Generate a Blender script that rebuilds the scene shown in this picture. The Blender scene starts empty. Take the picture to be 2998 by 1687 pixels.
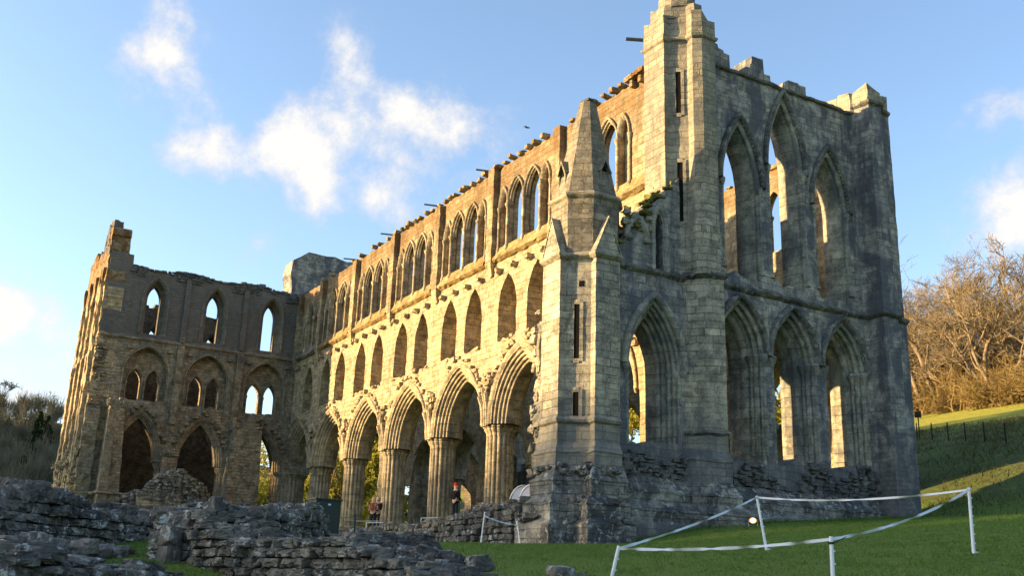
import bpy, math, random
import numpy as np
from mathutils import Vector, Matrix
from mathutils.geometry import delaunay_2d_cdt

rng = np.random.default_rng(11)
RND = random.Random(5)
scene = bpy.context.scene
COL = scene.collection
rad = math.radians

# ------------------------------------------------------------------ mesh tools
def mesh_np(name, V, faces, mat, parent=None, smooth=False, uv=True):
    V = np.asarray(V, np.float32).reshape(-1, 3)
    me = bpy.data.meshes.new(name)
    faces = [np.asarray(f, np.int32) for f in faces if len(f)]
    me.vertices.add(len(V)); me.vertices.foreach_set('co', V.ravel())
    nl = sum(f.size for f in faces); npoly = sum(len(f) for f in faces)
    me.loops.add(nl); me.polygons.add(npoly)
    li = np.concatenate([f.ravel() for f in faces])
    ls = []; s = 0
    for f in faces:
        ls.append(s + np.arange(len(f)) * f.shape[1]); s += f.size
    me.loops.foreach_set('vertex_index', li)
    me.polygons.foreach_set('loop_start', np.concatenate(ls).astype(np.int32))
    me.polygons.foreach_set('use_smooth', np.full(npoly, bool(smooth)))
    me.update(calc_edges=True)
    if uv:
        U = np.empty((nl, 2), np.float32); k = 0
        for f in faces:
            a = V[f[:, 0]]; n = np.cross(V[f[:, 1]] - a, V[f[:, -1]] - a)
            if f.shape[1] > 3: n = np.cross(V[f[:, 2]] - a, V[f[:, 3]] - V[f[:, 1]])
            n /= (np.linalg.norm(n, axis=1, keepdims=True) + 1e-9)
            flat = np.abs(n[:, 2]) > .75
            h = np.hypot(n[:, 0], n[:, 1]) + 1e-9
            tx, ty = -n[:, 1] / h, n[:, 0] / h
            sg = np.where(np.abs(tx) > np.abs(ty), np.sign(tx), np.sign(ty)); tx, ty = tx * sg, ty * sg
            P = V[f]
            u = P[:, :, 0] * tx[:, None] + P[:, :, 1] * ty[:, None]; v = P[:, :, 2].copy()
            u[flat] = P[flat][:, :, 0]; v[flat] = P[flat][:, :, 1]
            m = f.size
            U[k:k + m, 0] = u.ravel(); U[k:k + m, 1] = v.ravel(); k += m
        me.uv_layers.new(name='UVMap').data.foreach_set('uv', U.ravel())
    if mat: me.materials.append(mat)
    o = bpy.data.objects.new(name, me); COL.objects.link(o)
    if parent is not None: o.parent = parent
    return o

class MB:
    """collects vertices and faces, then links them as one mesh object"""
    def __init__(s): s.V = []; s.F = {}; s.n = 0
    def add(s, V, F):
        b = s.n
        V = np.asarray(V, float).reshape(-1, 3); s.V.append(V); s.n += len(V)
        if isinstance(F, np.ndarray):
            s.F.setdefault(F.shape[1], []).append(F + b)
        else:
            for f in F: s.F.setdefault(len(f), []).append(np.array([f]) + b)
    def build(s, name, mat, parent=None, smooth=False, fix=True):
        V = np.concatenate(s.V); F = [np.concatenate(v) for v in s.F.values()]
        return mesh_np(name, V, F, mat, parent, smooth)
    def ngrid(s, rows, closed=False):
        """rows: list of equal-length point lists; quads between"""
        R = np.asarray(rows, float); a, b = R.shape[:2]
        i = np.arange(a - 1)[:, None]; m = b if closed else b - 1; j = np.arange(m)[None, :]
        j2 = (j + 1) % b
        q = np.stack([i * b + j, i * b + j2, (i + 1) * b + j2, (i + 1) * b + j], -1).reshape(-1, 4)
        s.add(R.reshape(-1, 3), q)
    def box(s, x0, x1, y0, y1, z0, z1, jit=0):
        v = np.array([(x, y, z) for z in (z0, z1) for x, y in ((x0, y0), (x1, y0), (x1, y1), (x0, y1))], float)
        if jit: v = v + rng.uniform(-jit, jit, v.shape)
        s.add(v, [(0, 3, 2, 1), (4, 5, 6, 7), (0, 1, 5, 4), (1, 2, 6, 5), (2, 3, 7, 6), (3, 0, 4, 7)])
    def lathe(s, cx, cy, prof, n=10, cap=True, f=None):
        rows = []
        for r, z in prof:
            rows.append([(cx + r * (1 if f is None else f(t)) * math.cos(t), cy + r * (1 if f is None else f(t)) * math.sin(t), z) for t in np.linspace(0, 2 * math.pi, n, endpoint=False)])
        s.ngrid(rows, True)
        if cap:
            b = s.n; s.add(rows[-1], [tuple(range(n))])
    def tube(s, pts, rads, n=5):
        pts = [np.array(p, float) for p in pts]; rows = []
        for i, p in enumerate(pts):
            d = pts[min(i + 1, len(pts) - 1)] - pts[max(i - 1, 0)]; d /= np.linalg.norm(d) + 1e-9
            a = np.cross(d, (0, 0, 1) if abs(d[2]) < .9 else (1, 0, 0)); a /= np.linalg.norm(a); b = np.cross(d, a)
            rows.append([p + rads[i] * (math.cos(t) * a + math.sin(t) * b) for t in np.linspace(0, 2 * math.pi, n, endpoint=False)])
        s.ngrid(rows, True); s.add(rows[-1], [tuple(range(n))]); s.add(rows[0], [tuple(range(n))])
    def prism(s, plan, z0, z1, top=None, dz=.35, du=.4, jit=0.0, cap=True, ztop=None):
        """vertical prism over a closed plan polygon, walls cut into small faces and roughened"""
        top = plan if top is None else top
        P, Q = [], []
        n = len(plan)
        for i in range(n):
            a, b = np.array(plan[i], float), np.array(plan[(i + 1) % n], float); c, d = np.array(top[i], float), np.array(top[(i + 1) % n], float)
            k = max(1, int(np.linalg.norm(b - a) / du))
            for t in np.arange(k) / k: P.append(a + (b - a) * t); Q.append(c + (d - c) * t)
        P = np.array(P); Q = np.array(Q); m = max(1, int((z1 - z0) / dz)); rows = []
        for j in range(m + 1):
            t = j / m; xy = P + (Q - P) * t
            z = np.full(len(P), z0 + (z1 - z0) * t)
            if ztop is not None and j == m: z = z + np.array([ztop(x, y) for x, y in xy])
            r = np.column_stack([xy, z])
            if jit: r = r + rng.normal(0, jit, r.shape)
            rows.append(r)
        s.ngrid(rows, True)
        if cap: s.add(rows[-1], [tuple(range(len(P)))])

# rough stone templates: a block with broken corners, coarse for far walls and finer for near ones
def _stone_template(m, rnd):
    g = np.linspace(-1, 1, m + 1); idx = {}; V = []; F = []
    def vi(p):
        k = tuple(np.round(p, 4))
        if k not in idx: idx[k] = len(V); V.append(p)
        return idx[k]
    for ax in range(3):
        for sgn in (-1, 1):
            for i in range(m):
                for j in range(m):
                    q = []
                    for a, b in ((i, j), (i + 1, j), (i + 1, j + 1), (i, j + 1)):
                        p = [0, 0, 0]; p[ax] = sgn; p[(ax + 1) % 3] = g[a]; p[(ax + 2) % 3] = g[b]; q.append(vi(tuple(p)))
                    F.append(q if sgn > 0 else q[::-1])
    V = np.array(V, float); S = V / np.linalg.norm(V, axis=1, keepdims=True) * 1.25
    return V * (1 - rnd) + S * rnd, np.array(F)
TPL = {0: _stone_template(3, .22), 1: _stone_template(5, .20)}
def add_stones(mb, C, S, yaw=None, rough=.1, tilt=.08, fine=0):
    C = np.asarray(C, float); S = np.asarray(S, float); n = len(C)
    if n == 0: return
    SV, SF = TPL[fine]
    T = np.broadcast_to(SV[None], (n,) + SV.shape)
    # broken faces: cut each block by a few random planes
    P = T.copy()
    for q in range(3 if rough > .07 else 1):
        d = rng.normal(0, 1, (n, 1, 3)); d /= np.linalg.norm(d, axis=2, keepdims=True); lim = np.sqrt((d ** 2).sum(2, keepdims=True)) * rng.uniform(.8, 1.25, (n, 1, 1)); ex = np.maximum((P * d).sum(2, keepdims=True) - lim, 0); P = P - d * ex
    if fine:
        k = rng.normal(0, 2.2, (n, 3, 3)); ph = rng.uniform(0, 6.28, (n, 1, 3)); w = np.sin(P @ k + ph); P = P * (1 + rough * .55 * w.sum(2, keepdims=True) * .6)
    P = P * (1 + rng.normal(0, rough * .6, (n, len(SV), 1))) + rng.normal(0, rough * .4, (n, len(SV), 3))
    P = P * (S[:, None, :] / 2)
    yw = np.zeros(n) if yaw is None else np.asarray(yaw); yw = yw + rng.normal(0, tilt, n)
    c, s_ = np.cos(yw)[:, None], np.sin(yw)[:, None]
    tz = rng.normal(0, tilt, n)[:, None]
    x, y, z = P[..., 0], P[..., 1], P[..., 2]; x, z = x - z * tz, z + x * tz
    P = np.stack([x * c - y * s_, x * s_ + y * c, z], -1) + C[:, None]
    F = (SF[None] + (np.arange(n) * len(SV))[:, None, None]).reshape(-1, 4)
    mb.add(P.reshape(-1, 3), F)

def inpoly(x, y, poly):
    r = False; j = len(poly) - 1
    for i in range(len(poly)):
        xi, yi = poly[i]; xj, yj = poly[j]
        if (yi > y) != (yj > y) and x < (xj - xi) * (y - yi) / (yj - yi) + xi: r = not r
        j = i
    return r
def panel(mb, fr, outer, holes, d0, d1, jit=0.0, grid=0):
    """wall slab: polygon (u,z) with holes, from depth d0 to d1; the front is cut by a grid of loose points so it can be uneven"""
    pts, edges = [], []
    for lp in [outer] + holes:
        b = len(pts); n = len(lp)
        pts += [Vector((float(u), float(z))) for u, z in lp]; edges += [(b + i, b + (i + 1) % n) for i in range(n)]
    nb = len(pts)
    if grid:
        O = np.array(outer); u0, z0 = O.min(0); u1, z1 = O.max(0)
        for gu in np.arange(u0 + grid / 2, u1, grid):
            for gz in np.arange(z0 + grid / 2, z1, grid):
                a, b = gu + rng.uniform(-.3, .3) * grid, gz + rng.uniform(-.3, .3) * grid
                if inpoly(a, b, outer) and not any(inpoly(a, b, h) for h in holes): pts.append(Vector((a, b)))
    V2, E2, F2, _, _, _ = delaunay_2d_cdt(pts, edges, [], 1, 1e-5)
    keep = []
    for f in F2:
        cu = sum(V2[i][0] for i in f) / len(f); cz = sum(V2[i][1] for i in f) / len(f)
        if inpoly(cu, cz, outer) and not any(inpoly(cu, cz, h) for h in holes): keep.append(tuple(f))
    dj = rng.normal(0, jit, len(V2)) if jit else np.zeros(len(V2))
    A = [fr(v[0], d0 + dj[i], v[1]) for i, v in enumerate(V2)]; B = [fr(v[0], d1, v[1]) for v in V2]
    mb.add(A, [k for k in keep]); mb.add(B, [k[::-1] for k in keep])
    # rim quads on boundary edges
    cnt = {}
    for f in keep:
        for i in range(len(f)):
            e = (f[i], f[(i + 1) % len(f)]); cnt[tuple(sorted(e))] = cnt.get(tuple(sorted(e)), 0) + 1
    n = len(V2); F = [(a, b, b + n, a + n) for (a, b), c in cnt.items() if c == 1]
    mb.add(A + B, np.array(F))
def rag(poly, step=.4, amp=.03):
    out = []
    n = len(poly)
    for i in range(n):
        a, b = np.array(poly[i], float), np.array(poly[(i + 1) % n], float); k = max(1, int(np.linalg.norm(b - a) / step))
        for t in np.arange(k) / k:
            p = a + (b - a) * t + (rng.normal(0, amp, 2) if t else 0); out.append((p[0], p[1]))
    return out
def steps(u0, u1, z, lo=.25, hi=.7, amp=.08, drift=None):
    """broken wall top: courses of missing stones, listed from u0 to u1"""
    u = u0; out = []; sg = 1 if u1 > u0 else -1
    while (u1 - u) * sg > .05:
        du = rng.uniform(lo, hi); v = u + sg * du
        if (u1 - v) * sg < lo: v = u1
        zz = z + (drift((u + v) / 2) if drift else 0) + rng.normal(0, amp)
        out += [(u, zz + rng.normal(0, .02)), (v - sg * .03, zz + rng.normal(0, .02))]; u = v
    return out
def arch_pts(c, zs, w, rise, n=9, r=0.0):
    R = (w * w + rise * rise) / (2 * w); co = R - w; Rr = R + r
    ta = math.acos(max(-1, min(1, -co / Rr))); L = [(c + co + Rr * math.cos(t), zs + Rr * math.sin(t)) for t in np.linspace(math.pi, ta, n)]
    return L + [(2 * c - u, z) for u, z in L[-2::-1]]
def arch_hole(c, zb, zs, w, rise, n=9, ragged=0):
    p = arch_pts(c, zs, w, rise, n)
    base = [(c + w, zb), (c - w, zb)]
    if ragged:
        k = max(3, int(2 * w / .25)); base = [(c + w - 2 * w * t, zb + rng.normal(0, ragged)) for t in np.linspace(0, 1, k)]
    return p + base
def sweep_arch(mb, fr, c, zs, w, rise, prof, zb=None, n=9, jit=0, cut=None):
    rows = []
    for r, d in prof:
        p = arch_pts(c, zs, w, rise, n, r)
        if zb is not None:
            k = max(1, int((zs - zb) / .6)); col = np.linspace(zb, zs, k + 1)[:-1]
            p = [(p[0][0], z) for z in col] + p + [(p[-1][0], z) for z in col[::-1]]
        if cut: p = p[int(cut[0] * len(p)):int(cut[1] * len(p))]
        rows.append([fr(u, d + (rng.normal(0, jit) if jit else 0), z) for u, z in p])
    mb.ngrid(rows)
def mould(r0, d0, r1, d1, k, amp, m=5):
    """a run of k roll mouldings along the line (r0,d0)-(r1,d1)"""
    L = math.hypot(r1 - r0, d1 - d0); nr, nd = -(d1 - d0) / L, (r1 - r0) / L
    out = []
    for i in range(k * m + 1):
        t = i / (k * m); a = amp * (abs(math.sin(math.pi * k * t)) * 1.3 - .3); out.append((r0 + (r1 - r0) * t + nr * a, d0 + (d1 - d0) * t + nd * a))
    return out
def offset_path(path, d, closed=False):
    """offset a polyline to its right-hand side (outward for counter-clockwise plans)"""
    P = [np.array(p, float) for p in path]; n = len(P); out = []
    for i in range(n):
        e = []
        if i > 0 or closed: v = P[i] - P[i - 1]; e.append(v / np.linalg.norm(v))
        if i < n - 1 or closed: v = P[(i + 1) % n] - P[i]; e.append(v / np.linalg.norm(v))
        ns = [np.array((v[1], -v[0])) for v in e]; m = sum(ns); L = np.linalg.norm(m); m = m / L; k = max(.5, m @ ns[0]); out.append(tuple(P[i] + m * d / k))
    return out
def course(mb, path, z, prof, closed=False, jit=0.0, du=.4):
    """horizontal moulding along a plan path; prof = [(out, dz)]"""
    rows = []
    for o_, dz in prof:
        q = offset_path(path, o_, closed); r = []
        m = len(q) if closed else len(q) - 1
        for i in range(m):
            a, b = np.array(q[i]), np.array(q[(i + 1) % len(q)]); k = max(1, int(np.linalg.norm(np.array(path[(i + 1) % len(path)]) - np.array(path[i])) / du))
            for t in np.arange(k) / k: r.append(tuple(a + (b - a) * t) + (z + dz,))
        if not closed: r.append(tuple(q[-1]) + (z + dz,))
        rows.append(np.array(r))
    J = rng.normal(0, jit, rows[0].shape) if jit else 0
    mb.ngrid([r + J for r in rows], closed)
STR = [(0, -.16), (.07, -.12), (.16, -.05), (.18, .03), (.06, .13), (0, .17)]

# ------------------------------------------------------------------ materials
class NT:
    def __init__(s, name):
        s.m = bpy.data.materials.new(name); s.m.use_nodes = True; s.t = s.m.node_tree; s.t.nodes.clear()
        s.out = s.n('ShaderNodeOutputMaterial'); s.b = s.n('ShaderNodeBsdfPrincipled'); s.l(s.b.outputs[0], s.out.inputs[0])
        s.b.inputs['Roughness'].default_value = .95; s.b.inputs['Specular IOR Level'].default_value = .12
    def n(s, t, **k):
        o = s.t.nodes.new(t)
        for a, b in k.items(): setattr(o, a, b)
        return o
    def l(s, a, b): s.t.links.new(a, b)
    def noise(s, vec, scale, detail=4, rough=.55, dist=0):
        o = s.n('ShaderNodeTexNoise'); o.inputs['Scale'].default_value = scale; o.inputs['Detail'].default_value = detail; o.inputs['Roughness'].default_value = rough; o.inputs['Distortion'].default_value = dist
        if vec is not None: s.l(vec, o.inputs['Vector'])
        return o.outputs['Fac']
    def rng_(s, v, a, b, c=0., d=1., smooth=True):
        o = s.n('ShaderNodeMapRange'); o.interpolation_type = 'SMOOTHSTEP' if smooth else 'LINEAR'
        s.l(v, o.inputs[0])
        for i, x in enumerate((a, b, c, d)): o.inputs[i + 1].default_value = x
        return o.outputs[0]
    def math(s, op, a, b=None):
        o = s.n('ShaderNodeMath', operation=op)
        for i, x in enumerate((a, b)):
            if x is None: continue
            if isinstance(x, (int, float)): o.inputs[i].default_value = x
            else: s.l(x, o.inputs[i])
        return o.outputs[0]
    def mix(s, f, a, b, mode='MIX'):
        o = s.n('ShaderNodeMix', data_type='RGBA', blend_type=mode)
        for i, x in ((0, f), (6, a), (7, b)):
            if isinstance(x, (int, float)): o.inputs[i].default_value = x
            elif isinstance(x, tuple): o.inputs[i].default_value = (*x, 1)
            else: s.l(x, o.inputs[i])
        return o.outputs[2]
    def vmul(s, v, k):
        o = s.n('ShaderNodeVectorMath', operation='MULTIPLY'); s.l(v, o.inputs[0]); o.inputs[1].default_value = k; return o.outputs[0]
    def bump(s, h, strength=.6, dist=.05):
        o = s.n('ShaderNodeBump'); o.inputs['Strength'].default_value = strength; o.inputs['Distance'].default_value = dist; s.l(h, o.inputs['Height']); s.l(o.outputs[0], s.b.inputs['Normal'])

def stone_mat(name, A, B, stain=(.07, .07, .072), stain_amt=.8, stain_lo=.5, stain_hi=.66, brick=(.62, .29), rust=None, top=None, low=None, lichen=0, joint=.5, bump=.7, streak=1.0):
    m = NT(name); pos = m.n('ShaderNodeNewGeometry').outputs['Position']; uvn = m.n('ShaderNodeUVMap').outputs[0]
    wz = m.n('ShaderNodeSeparateXYZ'); m.l(pos, wz.inputs[0]); z = wz.outputs[2]
    n1 = m.noise(pos, .28, 5, .6, .6); n2 = m.noise(pos, 2.3, 9, .68); n3 = m.noise(pos, 15, 5, .7)
    c = m.mix(m.rng_(n1, .36, .64), A, B)
    h = m.math('MULTIPLY', n2, .7); h = m.math('ADD', h, m.math('MULTIPLY', n3, .32))
    if brick:
        w = m.n('ShaderNodeTexNoise'); w.inputs['Scale'].default_value = 1.3; m.l(pos, w.inputs['Vector'])
        sb = m.n('ShaderNodeVectorMath', operation='SUBTRACT'); m.l(w.outputs['Color'], sb.inputs[0]); sb.inputs[1].default_value = (.5, .5, .5)
        ad = m.n('ShaderNodeVectorMath', operation='ADD'); m.l(m.vmul(sb.outputs[0], (.09, .07, 0)), ad.inputs[0]); m.l(uvn, ad.inputs[1])
        br = m.n('ShaderNodeTexBrick'); m.l(ad.outputs[0], br.inputs['Vector']); br.inputs['Scale'].default_value = 1; br.inputs['Mortar Size'].default_value = .016; br.inputs['Mortar Smooth'].default_value = .35
        br.inputs['Brick Width'].default_value = brick[0]; br.inputs['Row Height'].default_value = brick[1]; br.inputs['Color1'].default_value = (.62, .62, .63, 1); br.inputs['Color2'].default_value = (1.2, 1.17, 1.1, 1); br.inputs['Mortar'].default_value = (.36, .35, .33, 1)
        br.offset_frequency = 2; br.squash = .8; br.squash_frequency = 3
        b2 = m.n('ShaderNodeTexBrick'); sh = m.n('ShaderNodeVectorMath', operation='ADD'); m.l(ad.outputs[0], sh.inputs[0]); sh.inputs[1].default_value = (.37, .11, 0); m.l(sh.outputs[0], b2.inputs['Vector']); b2.inputs['Scale'].default_value = 1; b2.inputs['Mortar Size'].default_value = .012; b2.inputs['Mortar Smooth'].default_value = .5
        b2.inputs['Brick Width'].default_value = brick[0] * .62; b2.inputs['Row Height'].default_value = brick[1] * .66; b2.inputs['Color1'].default_value = (.55, .55, .56, 1); b2.inputs['Color2'].default_value = (1.15, 1.1, 1.0, 1); b2.inputs['Mortar'].default_value = (.40, .39, .37, 1); b2.offset = .37; b2.squash = 1.3; b2.squash_frequency = 2
        pick = m.rng_(m.noise(pos, .42, 6, .72, .5), .52, .56); bcol = m.mix(pick, br.outputs['Color'], b2.outputs['Color']); fm = m.n('ShaderNodeMix'); m.l(pick, fm.inputs[0]); m.l(br.outputs['Fac'], fm.inputs[2]); m.l(b2.outputs['Fac'], fm.inputs[3]); bfac = fm.outputs[0]
        vis = m.rng_(m.noise(pos, .8, 3), .38, .6, .35, 1.0)
        c = m.mix(vis, c, m.mix(1.0, c, bcol, 'MULTIPLY'))
        h = m.math('SUBTRACT', h, m.math('MULTIPLY', bfac, joint))
        sepb = m.n('ShaderNodeSeparateColor'); m.l(bcol, sepb.inputs[0]); h = m.math('ADD', h, m.math('MULTIPLY', sepb.outputs[0], .28))
    c = m.mix(1.0, c, m.mix(m.rng_(m.math('ADD', m.math('MULTIPLY', n2, .65), m.math('MULTIPLY', n3, .35)), .34, .66, 0, 1), (.45, .45, .47), (1.38, 1.35, 1.28)), 'MULTIPLY')
    # weather stains: broad patches and rain streaks
    sp = m.noise(pos, .55, 8, .68, .8); st = m.noise(m.vmul(pos, (1.5, 1.5, .16)), 1.0, 6, .62, .3)
    sv = m.math('ADD', m.math('MULTIPLY', sp, 1 - .45 * streak), m.math('MULTIPLY', st, .45 * streak))
    f = m.math('MULTIPLY', m.rng_(sv, stain_lo, stain_hi), stain_amt)
    c = m.mix(f, c, stain)
    if top:
        f = m.math('MULTIPLY', m.rng_(m.math('ADD', z, m.math('MULTIPLY', m.math('SUBTRACT', n1, .5), 5.0)), top[0], top[1]), top[3]); f = m.math('MULTIPLY', f, m.rng_(n2, .3, .6, .45, 1.)); c = m.mix(f, c, top[2])
    if rust:
        zz = m.math('ADD', z, m.math('MULTIPLY', m.math('SUBTRACT', m.noise(pos, .9, 6, .7), .5), 2.2))
        f = m.math('MULTIPLY', m.rng_(zz, rust[0], rust[1]), m.rng_(n2, .36, .58)); f = m.math('MULTIPLY', f, rust[3])
        c = m.mix(f, c, m.mix(n3, rust[2], tuple(x * .35 for x in rust[2])))
    if low:
        f = m.math('MULTIPLY', m.rng_(m.math('ADD', z, m.math('MULTIPLY', m.math('SUBTRACT', sp, .5), 4.0)), low[0], low[1], 1, 0), low[3]); c = m.mix(f, c, low[2])
    if lichen:
        f = m.math('MULTIPLY', m.rng_(m.noise(pos, 4.2, 7, .72), .53, .61), m.rng_(m.noise(pos, .9, 4), .40, .52)); c = m.mix(m.math('MULTIPLY', f, lichen), c, m.mix(n3, (.30, .31, .29), (.52, .53, .49)))
        f = m.rng_(m.noise(pos, 11, 4, .7), .60, .67); c = m.mix(m.math('MULTIPLY', f, lichen * .55), c, (.30, .30, .28))
        f = m.math('MULTIPLY', m.rng_(m.noise(pos, 1.7, 5, .65), .58, .70), .5); c = m.mix(f, c, (.085, .085, .045))
    m.l(c, m.b.inputs['Base Color']); m.bump(h, bump, .07)
    return m.m

TAN, TAN2 = (.43, .355, .225), (.36, .31, .22)
M_SUN = stone_mat('sunlit_pale_limestone', (.43, .345, .21), (.35, .29, .195), stain=(.13, .115, .085), stain_amt=.55, stain_lo=.53, stain_hi=.70, rust=(21.0, 21.9, (.185, .085, .022), .95))  # lit copy of the abbey stone, sunlit warmth put into its base tone
M_CLER = stone_mat('brown_weathered_limestone', (.39, .315, .20), (.31, .25, .165), stain=(.10, .08, .05), stain_amt=.75, stain_lo=.47, stain_hi=.62, rust=(21.0, 21.9, (.17, .085, .025), .75))
M_STRING = stone_mat('dark_weathered_moulding', (.20, .195, .17), (.13, .13, .125), stain=(.05, .05, .052), stain_amt=.85, stain_lo=.45, brick=(.9, .5), lichen=.5)
M_MOULD = stone_mat('carved_limestone', (.42, .345, .225), (.30, .26, .19), stain=(.12, .105, .085), stain_amt=.65, stain_lo=.48, stain_hi=.64, brick=(5.0, .42), joint=.25)
M_SHAD = stone_mat('shaded_weathered_limestone', (.37, .355, .305), (.275, .272, .262), stain=(.09, .096, .108), stain_amt=.9, stain_lo=.46, stain_hi=.56, low=(6.0, 8.6, (.10, .10, .10), .6))  # same stone as the lit walls, base greyed for shade; stains are weather
M_SHADM = stone_mat('shaded_weathered_carved_limestone', (.35, .338, .28), (.26, .258, .235), stain=(.09, .096, .108), stain_amt=.85, stain_lo=.47, stain_hi=.61, brick=(5., .4), joint=.25)  # carved stone in the same greyed, shaded tone, with weather stains
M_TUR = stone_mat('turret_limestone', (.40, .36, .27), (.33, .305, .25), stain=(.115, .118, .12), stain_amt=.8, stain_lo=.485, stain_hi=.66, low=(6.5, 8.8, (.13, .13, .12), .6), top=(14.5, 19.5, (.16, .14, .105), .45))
M_SPIRE = stone_mat('spire_limestone', (.30, .26, .19), (.23, .205, .16), stain=(.085, .08, .07), stain_amt=.8, stain_lo=.46, stain_hi=.62, top=(14.0, 18.0, (.13, .115, .085), .6), lichen=.25)
M_TRAN = stone_mat('brown_limestone', (.33, .275, .19), (.26, .225, .165), stain=(.09, .085, .08), stain_amt=.7, stain_lo=.49, stain_hi=.66, brick=(.5, .22), top=(16.8, 18.6, (.095, .094, .095), .8))
M_TRANM = stone_mat('brown_carved_limestone', (.31, .26, .185), (.24, .21, .16), stain=(.09, .085, .08), stain_amt=.6, brick=(5, .4), joint=.25, top=(17.0, 20.5, (.10, .097, .09), .6))
M_RUB = stone_mat('lichened_rubble', (.128, .12, .110), (.18, .168, .15), stain=(.04, .04, .042), stain_amt=.85, stain_lo=.45, stain_hi=.62, brick=None, lichen=.95, bump=.55, streak=0.3)
M_RUB2 = stone_mat('brown_rubble', (.175, .16, .135), (.125, .12, .112), stain=(.055, .052, .05), stain_amt=.8, stain_lo=.45, stain_hi=.62, brick=None, lichen=.8, bump=.55, streak=.3)
M_PLINTH = stone_mat('worn_plinth_stone', (.28, .27, .235), (.19, .186, .175), stain=(.055, .055, .058), stain_amt=.9, stain_lo=.44, stain_hi=.58, brick=(.7, .30), lichen=.8, bump=1.0, streak=.3)
M_INNER = stone_mat('dark_inner_stone', (.14, .115, .08), (.10, .085, .06), stain=(.04, .035, .03), stain_amt=.8, brick=(.45, .2))  # darker brown than the outer walls throughout
M_CORE = stone_mat('dark_core_rubble', (.14, .135, .125), (.10, .10, .10), stain=(.05, .05, .052), stain_amt=.8, brick=None, lichen=.25, bump=1.0)
M_RUSTY = stone_mat('rusty_growth', (.30, .23, .12), (.22, .15, .06), stain=(.10, .075, .04), stain_amt=.7, brick=None, bump=1.0)

def plain(name, col, rough=.6, metal=0, bumpy=0, var=.25):
    m = NT(name); pos = m.n('ShaderNodeNewGeometry').outputs['Position']
    n = m.noise(pos, 9, 5, .6); c = m.mix(n, tuple(x * (1 - var) for x in col), tuple(min(1, x * (1 + var)) for x in col)); m.l(c, m.b.inputs['Base Color'])
    m.b.inputs['Roughness'].default_value = rough; m.b.inputs['Metallic'].default_value = metal
    if bumpy: m.bump(m.noise(pos, 30, 4), bumpy, .02)
    return m.m

# ------------------------------------------------------------------ terrain
CP = np.array([(28.9, -24.2, 0), (18.5, -16.5, 1.2), (20.9, -15.4, 1.28), (14.2, -9.8, 2.51), (19, -10.4, 2.36), (1.3, -3.65, 3.18), (1.3, .69, 4.0), (1.3, 4.76, 4.38), (1.3, 9.3, 4.77), (1.7, 14, 5.2), (1, -8.7, 2.87),
    (-2, -13, 2.75), (8.3, -18.7, 2.36), (13.2, -20.0, 1.8), (-20, -8, 3.7), (-44, -14, 5.2), (-20, 5, 4.95), (-40, 5, 5.0), (-5, 5, 4.9), (10, 12, 5.0), (25, 5, 4.4), (19, 0, 3.85), (30, -5, 2.6), (-60, -14, 4.6), (-10, -25, 1.6), (-40, -30, 3), (40, -24, .6), (30, -40, -.6),
    (0, -40, .4), (60, 0, 3.2), (30, 15, 5.2), (-60, 12, 5.2), (-30, -3.5, 4.6), (-12, -3.5, 4.3), (-5.5, -6.2, 3.2), (-10.2, -6.2, 3.25), (24.5, -20, .55)])
def _tps(r): return np.where(r > 1e-6, r * r * np.log(np.maximum(r, 1e-6)), 0)
_D = np.hypot(CP[:, None, 0] - CP[None, :, 0], CP[:, None, 1] - CP[None, :, 1]); _n = len(CP)
_A = np.zeros((_n + 3, _n + 3)); _A[:_n, :_n] = _tps(_D) + np.eye(_n) * .5; _A[:_n, _n] = 1; _A[:_n, _n + 1:] = CP[:, :2]; _A[_n:, :_n] = _A[:_n, _n:].T
_W = np.linalg.solve(_A, np.concatenate([CP[:, 2], np.zeros(3)]))
def sm(a, b, x): t = np.clip((x - a) / (b - a), 0, 1); return t * t * (3 - 2 * t)
def gh(x, y):
    x = np.atleast_1d(np.asarray(x, float)); y = np.atleast_1d(np.asarray(y, float))
    d = np.hypot(x[..., None] - CP[:, 0], y[..., None] - CP[:, 1])
    t = (_tps(d) @ _W[:_n]) + _W[_n] + x * _W[_n + 1] + y * _W[_n + 2]; t = np.clip(t, -1, 6.2)
    w = 1 - sm(45, 90, np.hypot(x + 8, y + 6)); z = w * t + (1 - w) * (2.3 + 2.9 * sm(-5, 20, y))
    yy = np.maximum(y - 14, 0); hn = .27 * yy + .55 * sm(15, 27, y) * (1 - .5 * sm(30, 60, y)); hn = np.where(hn > 40, 40 + 30 * np.tanh((hn - 40) / 30), hn)
    hn = hn * sm(-330, -120, x + .2 * y)
    p = -.8 * x - .6 * y; hw = (46 + 9 * sm(-150, -20, y)) * sm(110, 330, p) + 9 * sm(-3, 11, .883 * x - .469 * y) * sm(110, 330, p)
    und = .5 * np.sin(x * .05 + 1) * np.sin(y * .043) * sm(40, 120, np.hypot(x, y))
    return z + hn + hw + und
def g1(x, y): return float(gh(x, y)[0])

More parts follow.
